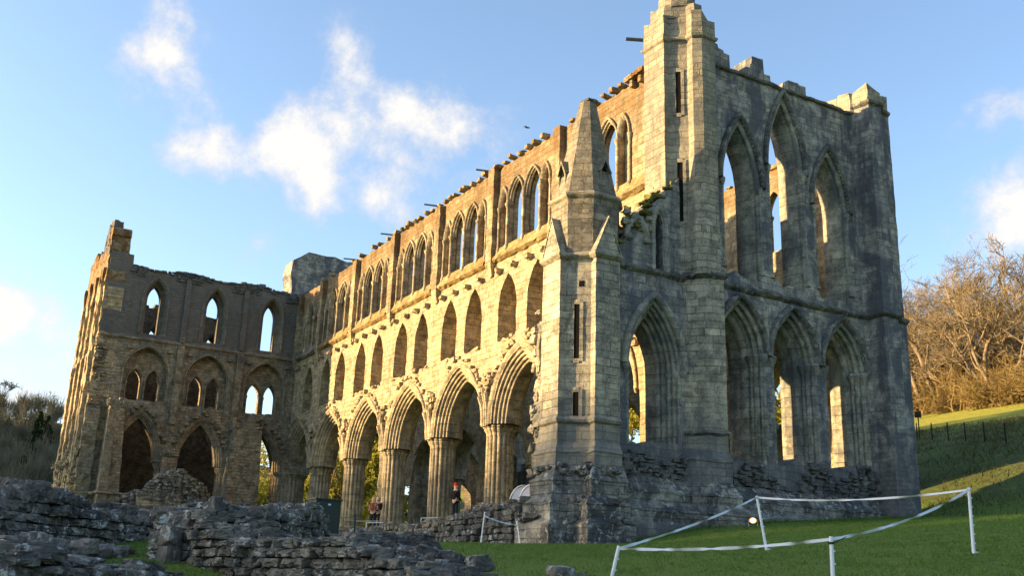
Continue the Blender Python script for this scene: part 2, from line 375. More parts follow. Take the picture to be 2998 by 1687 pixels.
def ground_mat():
    m = NT('turf'); pos = m.n('ShaderNodeNewGeometry').outputs['Position']; s = m.n('ShaderNodeSeparateXYZ'); m.l(pos, s.inputs[0])
    n1 = m.noise(pos, .16, 5, .6); n2 = m.noise(pos, 1.7, 8, .7); n3 = m.noise(m.vmul(pos, (1, 1, .4)), 26, 5, .75)
    c = m.mix(m.rng_(n1, .35, .65), (.10, .165, .026), (.15, .215, .042)); c = m.mix(m.rng_(n2, .42, .72, 0, .75), c, (.17, .19, .055)); c = m.mix(m.rng_(n3, .3, .7), m.mix(1., c, (.45, .5, .45), 'MULTIPLY'), m.mix(1., c, (1.35, 1.35, 1.25), 'MULTIPLY'))
    y = m.math('ADD', s.outputs[1], m.math('MULTIPLY', m.math('SUBTRACT', n1, .5), 7))
    bank = m.math('MULTIPLY', m.rng_(y, 15, 17), m.rng_(y, 38, 45, 1, 0))
    bank = m.math('MULTIPLY', bank, m.rng_(n2, .3, .6)); c = m.mix(m.math('MULTIPLY', bank, .8), c, m.mix(m.rng_(n3, .3, .7), (.045, .05, .022), (.13, .12, .055)))
    mead = m.rng_(y, 40, 48); c = m.mix(mead, c, m.mix(m.rng_(n2, .35, .65), (.20, .21, .03), (.34, .31, .055)))
    wood = m.rng_(s.outputs[0], -110, -150); c = m.mix(wood, c, (.06, .05, .03))
    m.l(c, m.b.inputs['Base Color']); m.bump(m.math('ADD', n3, m.math('MULTIPLY', n2, .6)), .8, .08)
    return m.m
M_TURF = ground_mat()
rr = np.concatenate([np.linspace(.3, 60, 110), 60 * 1.07 ** np.arange(1, 62)]); na = 300
th = np.linspace(0, 2 * math.pi, na, endpoint=False)
GX = 8 + rr[:, None] * np.cos(th); GY = -8 + rr[:, None] * np.sin(th)
GZ = gh(GX.ravel(), GY.ravel()).reshape(GX.shape) + rng.normal(0, .012, GX.shape)
GV = np.stack([GX, GY, GZ], -1).reshape(-1, 3)
i_, j_ = np.arange(len(rr) - 1)[:, None], np.arange(na)[None, :]
GF = np.stack([i_ * na + j_, (i_ + 1) * na + j_, (i_ + 1) * na + (j_ + 1) % na, i_ * na + (j_ + 1) % na], -1).reshape(-1, 4)
GV = np.vstack([GV, [(8, -8, g1(8, -8))]])
gr = mesh_np('ground', GV, [GF, np.array([(len(GV) - 1, j, (j + 1) % na) for j in range(na)])], M_TURF, None, True); gr['kind'] = 'structure'

# ------------------------------------------------------------------ camera and light
f_ = 2990.1; yaw, pitch, roll = .529, .289, .033; CAM = np.array((28.936, -24.231, 1.6))
fw = np.array([-math.cos(yaw) * math.cos(pitch), math.sin(yaw) * math.cos(pitch), math.sin(pitch)])
r0 = np.cross(fw, [0, 0, 1]); r0 /= np.linalg.norm(r0); u0 = np.cross(r0, fw)
cr, sr = math.cos(roll), math.sin(roll); rt, up = cr * r0 + sr * u0, -sr * r0 + cr * u0
cd = bpy.data.cameras.new('camera'); cam = bpy.data.objects.new('camera', cd); COL.objects.link(cam); scene.camera = cam
cam.matrix_world = Matrix(((rt[0], up[0], -fw[0], CAM[0]), (rt[1], up[1], -fw[1], CAM[1]), (rt[2], up[2], -fw[2], CAM[2]), (0, 0, 0, 1)))
cd.sensor_width = 36; cd.lens = f_ / 2998 * 36; cd.clip_end = 9000; cd.clip_start = .1
def at(px, py, d):
    """point seen at full-size photograph pixel, at horizontal distance d: used only to find where things stand"""
    R = f_ * fw + (px - 1499) * rt - (py - 843.5) * up; return CAM + R * d / math.hypot(R[0], R[1])

SUN_A, SUN_E = rad(28), rad(8.2)          # west of south, above the horizon
sd = np.array((-math.sin(SUN_A) * math.cos(SUN_E), -math.cos(SUN_A) * math.cos(SUN_E), math.sin(SUN_E)))
sl = bpy.data.lights.new('sun', 'SUN'); sl.energy = 4.7; sl.angle = rad(.6); sl.color = (1.0, .69, .33)
so = bpy.data.objects.new('sun', sl); COL.objects.link(so); so.rotation_mode = 'QUATERNION'; so.rotation_quaternion = Vector(sd).to_track_quat('Z', 'Y')

def make_world():
    w = bpy.data.worlds.new('World'); scene.world = w; w.use_nodes = True; t = w.node_tree; t.nodes.clear()
    def n(k, **a):
        o = t.nodes.new(k)
        for x, y in a.items(): setattr(o, x, y)
        return o
    L = t.links.new
    def mt(op, a, b=None):
        o = n('ShaderNodeMath', operation=op)
        for i, x in enumerate((a, b)):
            if x is None: continue
            if isinstance(x, (int, float)): o.inputs[i].default_value = x
            else: L(x, o.inputs[i])
        return o.outputs[0]
    sky = n('ShaderNodeTexSky', sky_type='NISHITA'); sky.sun_disc = False; sky.sun_elevation = rad(16); sky.sun_rotation = math.atan2(sd[0], sd[1]); sky.altitude = 100; sky.air_density = 1.0; sky.dust_density = 1.1; sky.ozone_density = 1.6
    tc = n('ShaderNodeTexCoord'); d = tc.outputs['Generated']; s = n('ShaderNodeSeparateXYZ'); L(d, s.inputs[0])
    az = mt('ARCTAN2', s.outputs[1], mt('MULTIPLY', s.outputs[0], -1)); el = mt('ARCSINE', s.outputs[2])
    wn = n('ShaderNodeTexNoise'); wn.inputs['Scale'].default_value = 6; wn.inputs['Detail'].default_value = 6; L(d, wn.inputs['Vector']); ws = n('ShaderNodeSeparateColor'); L(wn.outputs['Color'], ws.inputs[0])
    azw = mt('ADD', az, mt('MULTIPLY', mt('SUBTRACT', ws.outputs[0], .5), .09)); elw = mt('ADD', el, mt('MULTIPLY', mt('SUBTRACT', ws.outputs[1], .5), .08))
    blobs = [(.285, .430, .024, .026, 1.0), (.312, .388, .022, .032, 1.1), (.332, .352, .014, .018, .9), (.325, .492, .028, .036, .62), (.345, .462, .024, .040, .60), (.225, .395, .04, .022, .85), (.200, .402, .02, .016, .4), (.148, .480, .030, .018, .85), (.165, .518, .020, .022, .55), (.172, .445, .026, .028, .8), (.41, .462, .022, .016, .9),
             (.45, .438, .05, .036, .78), (.395, .358, .05, .022, .75), (.265, .305, .025, .016, .55), (.05, .222, .060, .026, 1.5), (.00, .25, .05, .024, 1.1), (.06, .160, .07, .014, .75), (1.03, .335, .055, .034, 1.6), (1.02, .425, .05, .016, .7), (.36, .41, .06, .03, .35),
             (1.4, .5, .2, .08, .8), (-.5, .4, .3, .1, .8), (2.2, .35, .3, .1, .8), (-1.6, .5, .3, .12, .7), (3.0, .5, .2, .1, .8), (-2.6, .4, .3, .1, .8), (.7, .8, .25, .1, .6), (.1, .95, .3, .08, .5)]
    tot = None
    for a, e, sa, se, k in blobs:
        x = mt('DIVIDE', mt('SUBTRACT', azw, a), sa * 1.25); y = mt('DIVIDE', mt('SUBTRACT', elw, e), se * 1.25); r2 = mt('ADD', mt('MULTIPLY', x, x), mt('MULTIPLY', y, y))
        v = mt('MULTIPLY', mt('EXPONENT', mt('MULTIPLY', r2, -1)), k); tot = v if tot is None else mt('ADD', tot, v)
    cn = n('ShaderNodeTexNoise'); cn.inputs['Scale'].default_value = 17; cn.inputs['Detail'].default_value = 11; cn.inputs['Roughness'].default_value = .66; cn.inputs['Distortion'].default_value = .1; L(d, cn.inputs['Vector'])
    dens = mt('ADD', tot, mt('MULTIPLY', mt('SUBTRACT', cn.outputs['Fac'], .5), 3.0))
    mr = n('ShaderNodeMapRange'); mr.interpolation_type = 'SMOOTHSTEP'; L(dens, mr.inputs[0]); mr.inputs[1].default_value = .12; mr.inputs[2].default_value = 1.35
    gate = n('ShaderNodeMapRange'); L(tot, gate.inputs[0]); gate.inputs[1].default_value = .05; gate.inputs[2].default_value = .40
    fac = mt('MULTIPLY', mr.outputs[0], gate.outputs[0])
    m2 = n('ShaderNodeMapRange'); L(dens, m2.inputs[0]); m2.inputs[1].default_value = .3; m2.inputs[2].default_value = 1.3
    cc = n('ShaderNodeMix', data_type='RGBA'); L(m2.outputs[0], cc.inputs[0]); cc.inputs[6].default_value = (.72, .74, .86, 1); cc.inputs[7].default_value = (1.08, 1.05, 1.0, 1)
    sc = n('ShaderNodeMix', data_type='RGBA', blend_type='MULTIPLY'); sc.inputs[0].default_value = 1; L(cc.outputs[2], sc.inputs[6]); sc.inputs[7].default_value = (CLOUD, CLOUD, CLOUD, 1)
    tint = n('ShaderNodeMix', data_type='RGBA', blend_type='MULTIPLY'); tint.inputs[0].default_value = 1; L(sky.outputs[0], tint.inputs[6]); tint.inputs[7].default_value = (*SKYTINT, 1)
    mx = n('ShaderNodeMix', data_type='RGBA'); L(fac, mx.inputs[0]); L(tint.outputs[2], mx.inputs[6]); L(sc.outputs[2], mx.inputs[7])
    bg = n('ShaderNodeBackground'); bg.inputs[1].default_value = SKYS; L(mx.outputs[2], bg.inputs[0]); o = n('ShaderNodeOutputWorld'); L(bg.outputs[0], o.inputs[0])
SKYS = .094; CLOUD = 2.7; SKYTINT = (1.0, 1.0, 1.0)
make_world()
scene.view_settings.view_transform = 'Standard'; scene.view_settings.look = 'None'; scene.view_settings.exposure = 1.95; scene.view_settings.gamma = 1
try: scene.cycles.max_bounces = 6; scene.cycles.diffuse_bounces = 3
except Exception: pass

def thing(name, label, cat, loc=(0, 0, 0), group=None):
    o = bpy.data.objects.new(name, None); COL.objects.link(o); o.location = loc; o['label'] = label; o['category'] = cat
    if group: o['group'] = group
    return o
def tag(o, label, cat, group=None, kind=None):
    if label: o['label'] = label
    if cat: o['category'] = cat
    if group: o['group'] = group
    if kind: o['kind'] = kind
    return o
# ================================================================== THE ABBEY
ab = thing('abbey_ruin', 'roofless ruined abbey church of pale stone with tall pointed arches and lancet windows', 'abbey ruin')
FS = lambda u, d, z: (u, d, z)
FE = lambda u, d, z: (-d, u, z)
XT = -44.33
FT = lambda u, d, z: (XT - d, u, z)
FG = lambda u, d, z: (u, -14.2 + d, z)
XK = lambda k: -14.65 - 6.2 * (k - 2)
south_parts = []
# ---- arcade and gallery wall (long side)
out = [(-.6, 17.7), (XT - .3, 17.7), (XT - .3, 9.35)]
for k in range(6, -1, -1):
    c = (XK(k) + XK(k + 1)) / 2; a = arch_pts(c, 9.4, 2.58, 3.35, 12)
    if k == 6: a = [p for p in a if p[0] > XT + .05]; out.pop(); out.append((XT - .3, a[0][1])); 
    out += a
out += [(-2.4, 9.35), (-2.4, 4.5), (-.6, 4.5)]
tri = []
for k in range(7):
    c = (XK(k) + XK(k + 1)) / 2
    for s in (-1.37, 1.37):
        if c + s - .95 < XT: continue
        if c + s + .9 > -1.2: continue
        tri.append(arch_hole(c + s, 13.45, 15.0, .88, 1.78, 9, .06))
mb = MB(); panel(mb, FS, rag(out[::-1], .5, .012), [rag(h, .35, .012) for h in tri], 0, 1.75, .012, .55)
w_arc = mb.build('arcade_wall', M_SUN, ab); south_parts.append(w_arc)
for k in range(7):
    c = (XK(k) + XK(k + 1)) / 2
    # moulded arch
    mb = MB(); prof = [(.02, .3), (.34, .26), (.36, .06)] ; prof = [(.30, .02), (.30, -.09), (.20, -.11), (.10, -.03), (0, .06)] + mould(-.02, .10, -.62, .62, 4, .07) + [(-.62, .75), (-.62, 1.0)] + mould(-.62, 1.13, -.02, 1.65, 4, .07)
    lo = 0.0 if k != 6 else 0.0
    sweep_arch(mb, FS, c, 9.38, 2.58, 3.35, prof, None, 14, .006)
    o = mb.build('arcade_arch', M_MOULD, ab, True); south_parts.append(o)
    # broken vault stones standing out round the arch
    mb = MB(); C, S, Yw = [], [], []
    for u, z in arch_pts(c, 9.4, 2.58, 3.35, 16, .52)[5:-5]:
        if rng.random() < .75:
            C.append((u + rng.normal(0, .05), .02 - rng.uniform(0, .08), z + rng.normal(0, .05))); S.append((rng.uniform(.14, .36), rng.uniform(.2, .4), rng.uniform(.12, .28))); Yw.append(0)
    for q in range(0):
        t = rng.choice([-1, 1]); u = c + t * rng.uniform(1.9, 3.0); z = rng.uniform(10.6, 12.6)
        if abs(u - c) < 2.9 - (z - 9.4) * .35: continue
        C.append((u, -.0, z)); S.append((rng.uniform(.12, .3), rng.uniform(.05, .13), rng.uniform(.08, .18))); Yw.append(0)
    add_stones(mb, C, S, None, .10, .2); o2 = mb.build('vault_stub', M_SUN, o)
# gallery openings: inner shaft and sill rubble as parts
for h in tri:
    c = h[len(h) // 2][0]; c = sum(p[0] for p in h[:-4]) / len(h[:-4])
    mb = MB(); sweep_arch(mb, FS, c, 15.0, .88, 1.78, [(0, 1.2), (-.22, 1.22), (-.26, 1.32), (-.22, 1.42), (-.12, 1.44), (-.12, 1.6)], 13.4, 8)
    for s in (-1, 1): mb.lathe(c + s * .76, 1.18, [(.10, 13.3), (.13, 13.45), (.085, 13.6), (.085, 14.85), (.12, 14.95), (.15, 15.05), (.15, 15.12)], 8)
    o = mb.build('gallery_arch', M_MOULD, ab, False); south_parts.append(o)
    mb = MB(); mb.box(c - .87, c + .87, 1.45, 1.7, 13.2, 16.9); o = mb.build('gallery_back_wall', M_SUN, ab); south_parts.append(o)
    mb = MB(); n = 9; add_stones(mb, np.column_stack([c + rng.uniform(-.85, .85, n), rng.uniform(-.05, .7, n), 13.42 + rng.uniform(-.08, .08, n)]), np.column_stack([rng.uniform(.2, .45, n), rng.uniform(.25, .5, n), rng.uniform(.1, .22, n)]), None, .1); mb.build('sill_rubble', M_SUN, o)
    for s in (-1, 1):      # springer blocks that jut from the jambs
        pass
# ---- clerestory
def cl_top(x): return 22.85
co = [(XT - .3, 17.7)] + [(-.6, 17.7)] + steps(-.6, XT - .3, 22.8, .3, .9, .035)
front, back = [], []
for k in range(7):
    c = (XK(k) + XK(k + 1)) / 2 - .02
    for s in (-.8, .8):
        if not (k == 6 and s < 0): front.append(arch_hole(c + s, 18.3, 20.45, .70, 1.25)); back.append(arch_hole(c + s, 18.35, 20.45, .6, 1.12))
    for s in (-1.98, 1.98):
        if c + s - .4 > XT and c + s + .4 < -1.75: front.append(arch_hole(c + s, 18.3, 20.5, .35, .95, 6))
mb = MB(); panel(mb, FS, co, front, .02, .26, .008, .7)
w_cl = mb.build('clerestory_wall', M_CLER, ab); south_parts.append(w_cl)
mb = MB(); panel(mb, FS, [(p[0], p[1] - .03) if p[1] > 18 else p for p in co], back, .28, .49); o = mb.build('clerestory_inner_skin', M_CLER, ab); south_parts.append(o)
def colonnette(mb, x, y, z0, z1, r=.085, cap=.14):
    mb.lathe(x, y, [(cap * .7, z0 - .28), (cap, z0 - .02), (cap * 1.1, z0 + .06), (r, z0 + .2), (r, (z0 + z1) / 2 - .02), (r * 1.25, (z0 + z1) / 2), (r, (z0 + z1) / 2 + .02), (r, z1 - .22), (r * 1.15, z1 - .18), (cap * 1.15, z1 - .03), (cap * 1.2, z1 + .05), (cap, z1 + .06)], 9)
for k in range(7):
    c = (XK(k) + XK(k + 1)) / 2 - .02
    mb = MB(); pr = [(.13, .02), (.15, -.10), (.09, -.13), (.04, -.04)] + mould(.03, .0, -.10, .2, 2, .035, 4)
    for s in (-.8, .8):
        if not (k == 6 and s < 0): sweep_arch(mb, FS, c + s, 20.45, .70, 1.25, pr, None, 9)
    for s in (-1.98, 1.98):
        if c + s - .4 > XT and c + s + .4 < -1.75: sweep_arch(mb, FS, c + s, 20.5, .35, .95, [(.11, .02), (.13, -.10), (.07, -.12), (.02, -.03), (-.05, .02), (-.07, .12)], None, 7)
    o = mb.build('clerestory_arches', M_MOULD, ab, True); south_parts.append(o)
    for s in (-2.42, -1.55, 0, 1.55, 2.42):
        if c + s < XT + .2 or c + s > -1.9: continue
        mb = MB(); colonnette(mb, c + s, -.04, 18.15, 20.45, .085 if abs(s) < 2 else .065, .135 if abs(s) < 2 else .10); mb.build('colonnette', M_MOULD, o, True)
    # sloping weathered sill below the lights
    a, b = max(XK(k + 1) + .45, XT), min(XK(k) - .45, -.5)
    if k == 0: b = -1.2
    mb = MB(); n = int((b - a) / .3)
    rows = []
    for d, z in ((.0, 17.55), (-.12, 17.6), (-.26, 17.7), (-.27, 17.8), (-.13, 17.98), (-.03, 18.3), (.05, 18.36)):
        rows.append([(u, d + rng.normal(0, .012), z + rng.normal(0, .018)) for u in np.linspace(a, b, n)])
    mb.ngrid(rows); o = mb.build('string_course', M_RUSTY if k < 6 else M_TRAN, ab); south_parts.append(o)
# flat strip buttresses between the bays, each ending on a tapered corbel
for k in range(1, 8):
    x = XK(k) + .12
    if k == 7: x = XT + .25
    mb = MB(); mb.prism([(x - .3, -.30), (x + .3, -.30), (x + .3, .05), (x - .3, .05)], 17.62, 22.75 + rng.uniform(-.1, .1), None, .3, .3, .010); o = mb.build('strip_buttress', M_CLER, ab); south_parts.append(o)
    mb = MB(); mb.prism([(x - .12, -.12), (x + .12, -.12), (x + .12, .05), (x - .12, .05)], 16.9, 17.62, [(x - .3, -.32), (x + .3, -.32), (x + .3, .05), (x - .3, .05)], .2, .3, .012); mb.build('corbel', M_SUN, o)
for k in range(7):
    for i in range(4):
        x = XK(k) - .95 - i * 1.42 + rng.uniform(-.06, .06)
        if x < XT + .5 or x > -2.4: continue
        mb = MB(); add_stones(mb, [(x, -.13, 17.02), (x, .0, 16.95)], [(rng.uniform(.24, .34), .4, rng.uniform(.2, .28)), (.2, .3, .2)], None, .11, .08); o = mb.build('roof_corbel', M_SUN, ab); south_parts.append(o)
# broken corbel table along the wall top
mb = MB(); C, S = [], []
x = -2.6
while x > XT:
    p = .92 if x > -27 else .45
    if rng.random() < p: C.append((x, -.05 + rng.uniform(-.05, .15), 22.86 + rng.uniform(-.02, .05))); S.append((rng.uniform(.22, .36), rng.uniform(.4, .6), rng.uniform(.14, .26)))
    C.append((x + .3, .4, 22.8)); S.append((rng.uniform(.3, .7), .5, rng.uniform(.12, .3)))
    x -= rng.uniform(.55, .85)
add_stones(mb, C, S, None, .08); o = mb.build('wall_top_stones', M_RUSTY, ab); south_parts.append(o)
# ---- piers
def lobes(n, a): return lambda t: 1 - a + a * 1.0 * abs(math.sin(n * t / 2)) ** .75 * 1.6
def make_pier(x, y, r=.66):
    mb = MB(); f = lobes(16, .085)
    mb.lathe(x, y, [(r, z) for z in np.linspace(5.2, 8.95, 8)], 96, True, f); o = mb.build('arcade_pier', M_MOULD, ab)
    mb = MB(); mb.lathe(x, y, [(r, 8.85), (r * 1.05, 8.92), (r * 1.02, 8.98), (r * 1.12, 9.08), (r * 1.20, 9.16), (r * 1.19, 9.22), (r * 1.27, 9.26), (r * 1.27, 9.36), (r * .9, 9.4)], 64, True, lobes(16, .05)); mb.build('capital', M_MOULD, o)
    mb = MB(); mb.lathe(x, y, [(r * 1.55, 4.2), (r * 1.5, 4.75), (r * 1.3, 4.8), (r * 1.32, 5.0), (r * 1.12, 5.05), (r * 1.18, 5.14), (r, 5.24)], 40, False, lobes(8, .06)); mb.build('pier_base', M_MOULD, o)
    # vault shafts standing on the capital towards the aisle, broken off above
    if y < 3:
        mb = MB()
        for s, h in ((-.2, 1.5), (0, 1.9), (.2, 1.6)):
            mb.tube([(x + s, -.02, 9.3), (x + s * 1.1, -.06, 9.3 + h * .6), (x + s * 1.6, -.22, 9.3 + h)], [.11, .11, .13], 7)
        add_stones(mb, [(x + rng.uniform(-.35, .35), -.05, 10.9 + q * .16) for q in range(7)], [(.4, .35, .22)] * 7, None, .14, .2)
        mb.build('vault_shafts', M_MOULD, o)
    return o
for k in range(1, 7): south_parts.append(make_pier(XK(k), .87))
# respond against the gable wall
mb = MB(); mb.lathe(-2.2, .87, [(.62, z) for z in np.linspace(5, 9.0, 5)] + [(.75, 9.15), (.8, 9.36), (.6, 9.4)], 64, True, lobes(14, .08)); o = mb.build('respond', M_MOULD, ab); south_parts.append(o)
# far side of the nave: the same parts, mirrored
def mirror(o, yy):
    c = o.copy(); COL.objects.link(c); c.parent = ab; c.scale.y = -1; c.location.y = yy
    for ch in o.children:
        d = ch.copy(); COL.objects.link(d); d.parent = c
    return c
skip = ('strip_buttress', 'roof_corbel')
for o in south_parts:
    if o.name.split('.')[0] not in skip: mirror(o, 12.0)
# ---- crossing pier and chancel arch wall
mb = MB(); mb.lathe(XT - .55, .35, [(1.22, z) for z in np.linspace(4.6, 9.0, 7)], 120, True, lobes(26, .05)); o = mb.build('crossing_pier', M_TRANM, ab)
mb = MB(); mb.lathe(XT - .55, .35, [(1.2, 8.9), (1.3, 9.05), (1.42, 9.2), (1.42, 9.34), (1.0, 9.42)], 60, True, lobes(20, .03)); mb.build('capital', M_TRANM, o)
mb = MB(); mb.lathe(XT - .55, 11.6, [(1.22, z) for z in np.linspace(4.6, 9.4, 7)], 80, True, lobes(26, .05)); mb.build('crossing_pier', M_TRANM, ab)
mb = MB(); mb.prism([(XT - 2.3, -.3), (XT - .02, -.3), (XT - .02, 1.8), (XT - 2.3, 1.8)], 9.38, 22.9, None, .5, .5, .01); mb.build('crossing_wall', M_TRAN, ab)
mb = MB(); panel(mb, FT, rag([(-.95, 22.3), (1.8, 22.3), (1.8, 17), (12, 17), (12, 25.6), (8.5, 26.2), (4.0, 26.35), (.2, 26.45), (-.95, 25.6)], .5, .05), [arch_hole(6.9, 17.02, 18.5, 5.0, 4.2, 9)], .05, 2.0, .03, .5); o = mb.build('crossing_gable', M_SHAD, ab)
mb = MB(); mb.tube([FT(-.6, .0, 22.6), FT(3.2, 0, 25.0), FT(6, 0, 26.6)], [.09] * 3, 6); mb.build('roof_crease', M_TRAN, o)
mb = MB(); mb.prism([(XT - 2.1, 10.5), (XT - .02, 10.5), (XT - .02, 12.3), (XT - 2.1, 12.3)], 9.38, 22.5, None, .5, .5, .02); mb.build('crossing_wall', M_TRAN, ab)

# ---- great gable wall (the end facing the lawn)
def etop(y):
    if y < 2.5: return 1.0
    if y < 3.05: return .75
    if 4.2 < y < 5.15: return .95
    if 6.3 < y < 7.55: return .5
    if 3.9 < y < 4.2 or 5.15 < y < 5.5: return .35
    return 0
low_c, up_c = (3.1, 5.95, 8.88), ((3.42, 18.0, 2.85), (6.0, 19.2, 3.45), (8.62, 18.0, 2.75))
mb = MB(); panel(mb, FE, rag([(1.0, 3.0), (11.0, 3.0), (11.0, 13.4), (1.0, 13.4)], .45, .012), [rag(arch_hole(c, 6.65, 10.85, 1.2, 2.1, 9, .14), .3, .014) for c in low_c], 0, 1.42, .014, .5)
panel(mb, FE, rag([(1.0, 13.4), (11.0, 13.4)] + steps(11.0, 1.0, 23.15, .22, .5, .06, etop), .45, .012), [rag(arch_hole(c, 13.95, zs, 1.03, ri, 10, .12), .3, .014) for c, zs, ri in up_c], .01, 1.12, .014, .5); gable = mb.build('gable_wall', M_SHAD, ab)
for c in low_c:
    mb = MB(); sweep_arch(mb, FE, c, 10.85, 1.2, 2.1, mould(0, 0, -.24, .42, 2, .09) + [(-.27, .5), (-.30, .52)] + mould(-.31, .55, -.48, .92, 1, .08) + [(-.60, 1.15), (-.60, 1.40), (-.2, 1.41)], 6.5, 11, .006)
    o = mb.build('lower_lancet', M_SHADM, ab, True)
    mb = MB(); sweep_arch(mb, FE, c, 10.85, 1.2, 2.1, [(.03, .01), (.04, -.12), (.12, -.20), (.22, -.20), (.27, -.10), (.27, .02)], None, 11); mb.build('hood_mould', M_STRING, o, True)
    for s in (-1, 1):
        mb = MB()
        for rr_, dd in ((.04, .05), (-.10, .27), (-.20, .46)):
            colx = c + s * (1.2 + rr_ - .04); mb.lathe(-dd, colx, [(.10, 6.9), (.095, 8.6), (.15, 8.68), (.095, 8.78), (.09, 10.45), (.12, 10.55), (.21, 10.72), (.22, 10.88), (.1, 10.94)], 8)
        mb.build('jamb_shafts', M_SHADM, o, True)
    mb = MB(); mb.prism([(-1.64, c - 1.2), (-1.40, c - 1.2), (-1.40, c - .57), (-1.64, c - .57)], 6.4, 12.2); mb.build('sun_block_nib', M_SHADM, o)  # unseen nib added behind the jamb to block sun on the far reveal
for c, zs, ri in up_c:
    mb = MB(); sweep_arch(mb, FE, c, zs, 1.03, ri, mould(0, 0, -.14, .22, 1, .08) + [(-.17, .24), (-.19, .28)] + [(-.33, .62), (-.36, .66), (-.36, 1.08), (-.1, 1.1)], 13.8, 12, .006)
    o = mb.build('upper_lancet', M_SHADM, ab, True)
    mb = MB(); sweep_arch(mb, FE, c, zs, 1.03, ri, [(.04, .01), (.05, -.11), (.12, -.18), (.20, -.18), (.25, -.09), (.25, .02)], None, 12); mb.build('hood_mould', M_STRING, o, True)
    for s in (-1, 1):
        mb = MB(); cx_ = c + s * 1.02; mb.lathe(-.05, cx_, [(.14, 14.2), (.08, 14.45), (.075, 16.2), (.10, 16.25), (.075, 16.3), (.075, zs - .35), (.10, zs - .3), (.16, zs - .1), (.16, zs + .02), (.1, zs + .06)], 8); mb.build('nook_shaft', M_SHADM, o, True)
    # carved stud ornament up the arch
    mb = MB(); C = [FE(u, -.06, z) for s in (-1, 1) for u, z in [(c + s * 1.13, zz) for zz in np.arange(zs - .2 + .0, zs, .16)]] + [FE(u, -.06, z) for u, z in arch_pts(c, zs, 1.03, ri, 18, .05)]
    add_stones(mb, C, [(.06, .07, .07)] * len(C), None, .1, .3); mb.build('dogtooth_studs', M_SHADM, o)
mb = MB(); course(mb, [(0, 1.2), (0, 10.7)], 13.42, STR, False, .015, .3); mb.build('string_course', M_STRING, ab)
mb = MB(); course(mb, [(0, 2.0), (0, 10.7)], 23.05, [(0, -.1), (.10, -.06), (.13, .04), (0, .12)], False, .015, .3); mb.build('coping_course', M_STRING, ab)
# pointed gablets in the spandrels between lower lancets
for y in (4.52, 7.42):
    mb = MB(); mb.add([FE(y - .24, 0.01, 11.5), FE(y + .24, 0.01, 11.5), FE(y, 0.01, 13.1), FE(y, -.12, 11.45), FE(y, -.08, 12.9)], [(0, 3, 4, 2), (3, 1, 2, 4), (0, 1, 3)]); mb.build('spandrel_gablet', M_SHADM, gable)
# rough core exposed below the windows, and the spreading plinth
mb = MB(); C, S = [], []
for z in np.arange(3.6, 7.2, .15):
    for y in np.arange(-2.9, 10.7, .34):
        yy = y + rng.uniform(-.1, .1); lim = 6.4 + .35 * math.sin(yy * 2.1) + .3 * math.sin(yy * .8 + 1)
        if z > lim or 0.2 < yy < 1.75: continue
        if rng.random() < .2 and z > 5.6: continue
        C.append((.02 + max(0, 5.4 - z) * .09 + rng.uniform(-.06, .05), yy, z)); S.append((.3, rng.uniform(.2, .48), rng.uniform(.1, .2)))
add_stones(mb, C, S, None, .1, .1); mb.build('rubble_core', M_CORE, ab)
def slope_course(name, path, z0, z1, o0, o1, mat, closed=False, par=ab):
    mb = MB(); course(mb, path, z0, [(o0, -1.2), (o0, 0), (o0 + .04, .05), (o1, z1 - z0), (o1 - .25, z1 - z0 + .05)], closed, .03, .3); return mb.build(name, mat, par)
GL = [(0, .25), (.25, .5), (.65, .82), (.9, 1.5), (.62, 1.62), (0, 1.72)]
epath = [(0, -3.2), (0, .2)] + GL + [(0, 10.35)]
slope_course('plinth', epath, 5.0, 5.6, .42, .12, M_PLINTH); slope_course('plinth', epath, 4.35, 4.75, .72, .40, M_PLINTH)
mb = MB(); course(mb, [(0, -3.2), (0, 10.6)], 3.95, [(.85, -1.6), (.8, 0), (.7, .08), (.5, .2)], False, .015, .4); mb.build('plinth_wall', M_SHAD, ab)

# ---- stair turret at the near end of the gable wall
GT = [(-1.55, -.35), (-.25, -.35), (-.25, -.1), (.28, .43), (.6, .43), (.85, .73), (.85, 1.42), (.0, 1.58), (-1.55, 1.4)]
GLP = [(-1.5, -.2), (0, .25), (.25, .5), (.65, .82), (.9, 1.5), (.62, 1.62), (0, 1.72), (-1.5, 1.7)]
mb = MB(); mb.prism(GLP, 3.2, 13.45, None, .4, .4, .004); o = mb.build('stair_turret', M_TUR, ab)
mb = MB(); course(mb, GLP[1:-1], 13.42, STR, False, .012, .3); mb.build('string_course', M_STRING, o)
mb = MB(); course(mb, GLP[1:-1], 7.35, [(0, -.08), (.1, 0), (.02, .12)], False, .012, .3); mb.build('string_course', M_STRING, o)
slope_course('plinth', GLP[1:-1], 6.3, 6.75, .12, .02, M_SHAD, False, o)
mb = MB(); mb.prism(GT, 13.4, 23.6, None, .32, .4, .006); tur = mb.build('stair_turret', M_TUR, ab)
gtop = lambda x, y: rng.normal(0, .05) + (0 if y < 1.0 else -.5)
mb = MB(); mb.prism(offset_path(GT, .03, True), 23.6, 24.75, offset_path(GT, .0, True), .3, .3, .012, True, lambda x, y: (-.45 if y > 1.0 else 0) + rng.normal(0, .05)); mb.build('turret_top', M_TUR, tur)
G2 = [(-1.25, -.25), (-.3, -.28), (.25, .42), (.62, .55), (.62, 1.0), (-.2, 1.2), (-1.25, 1.2)]
mb = MB(); mb.prism(G2, 24.6, 25.25, offset_path(G2, -.03, True), .25, .25, .012, True, lambda x, y: rng.normal(0, .05) - .15 * (x > .4))
G3_ = [(-.75, -.2), (-.1, -.05), (.3, .45), (.3, .9), (-.75, 1.0)]
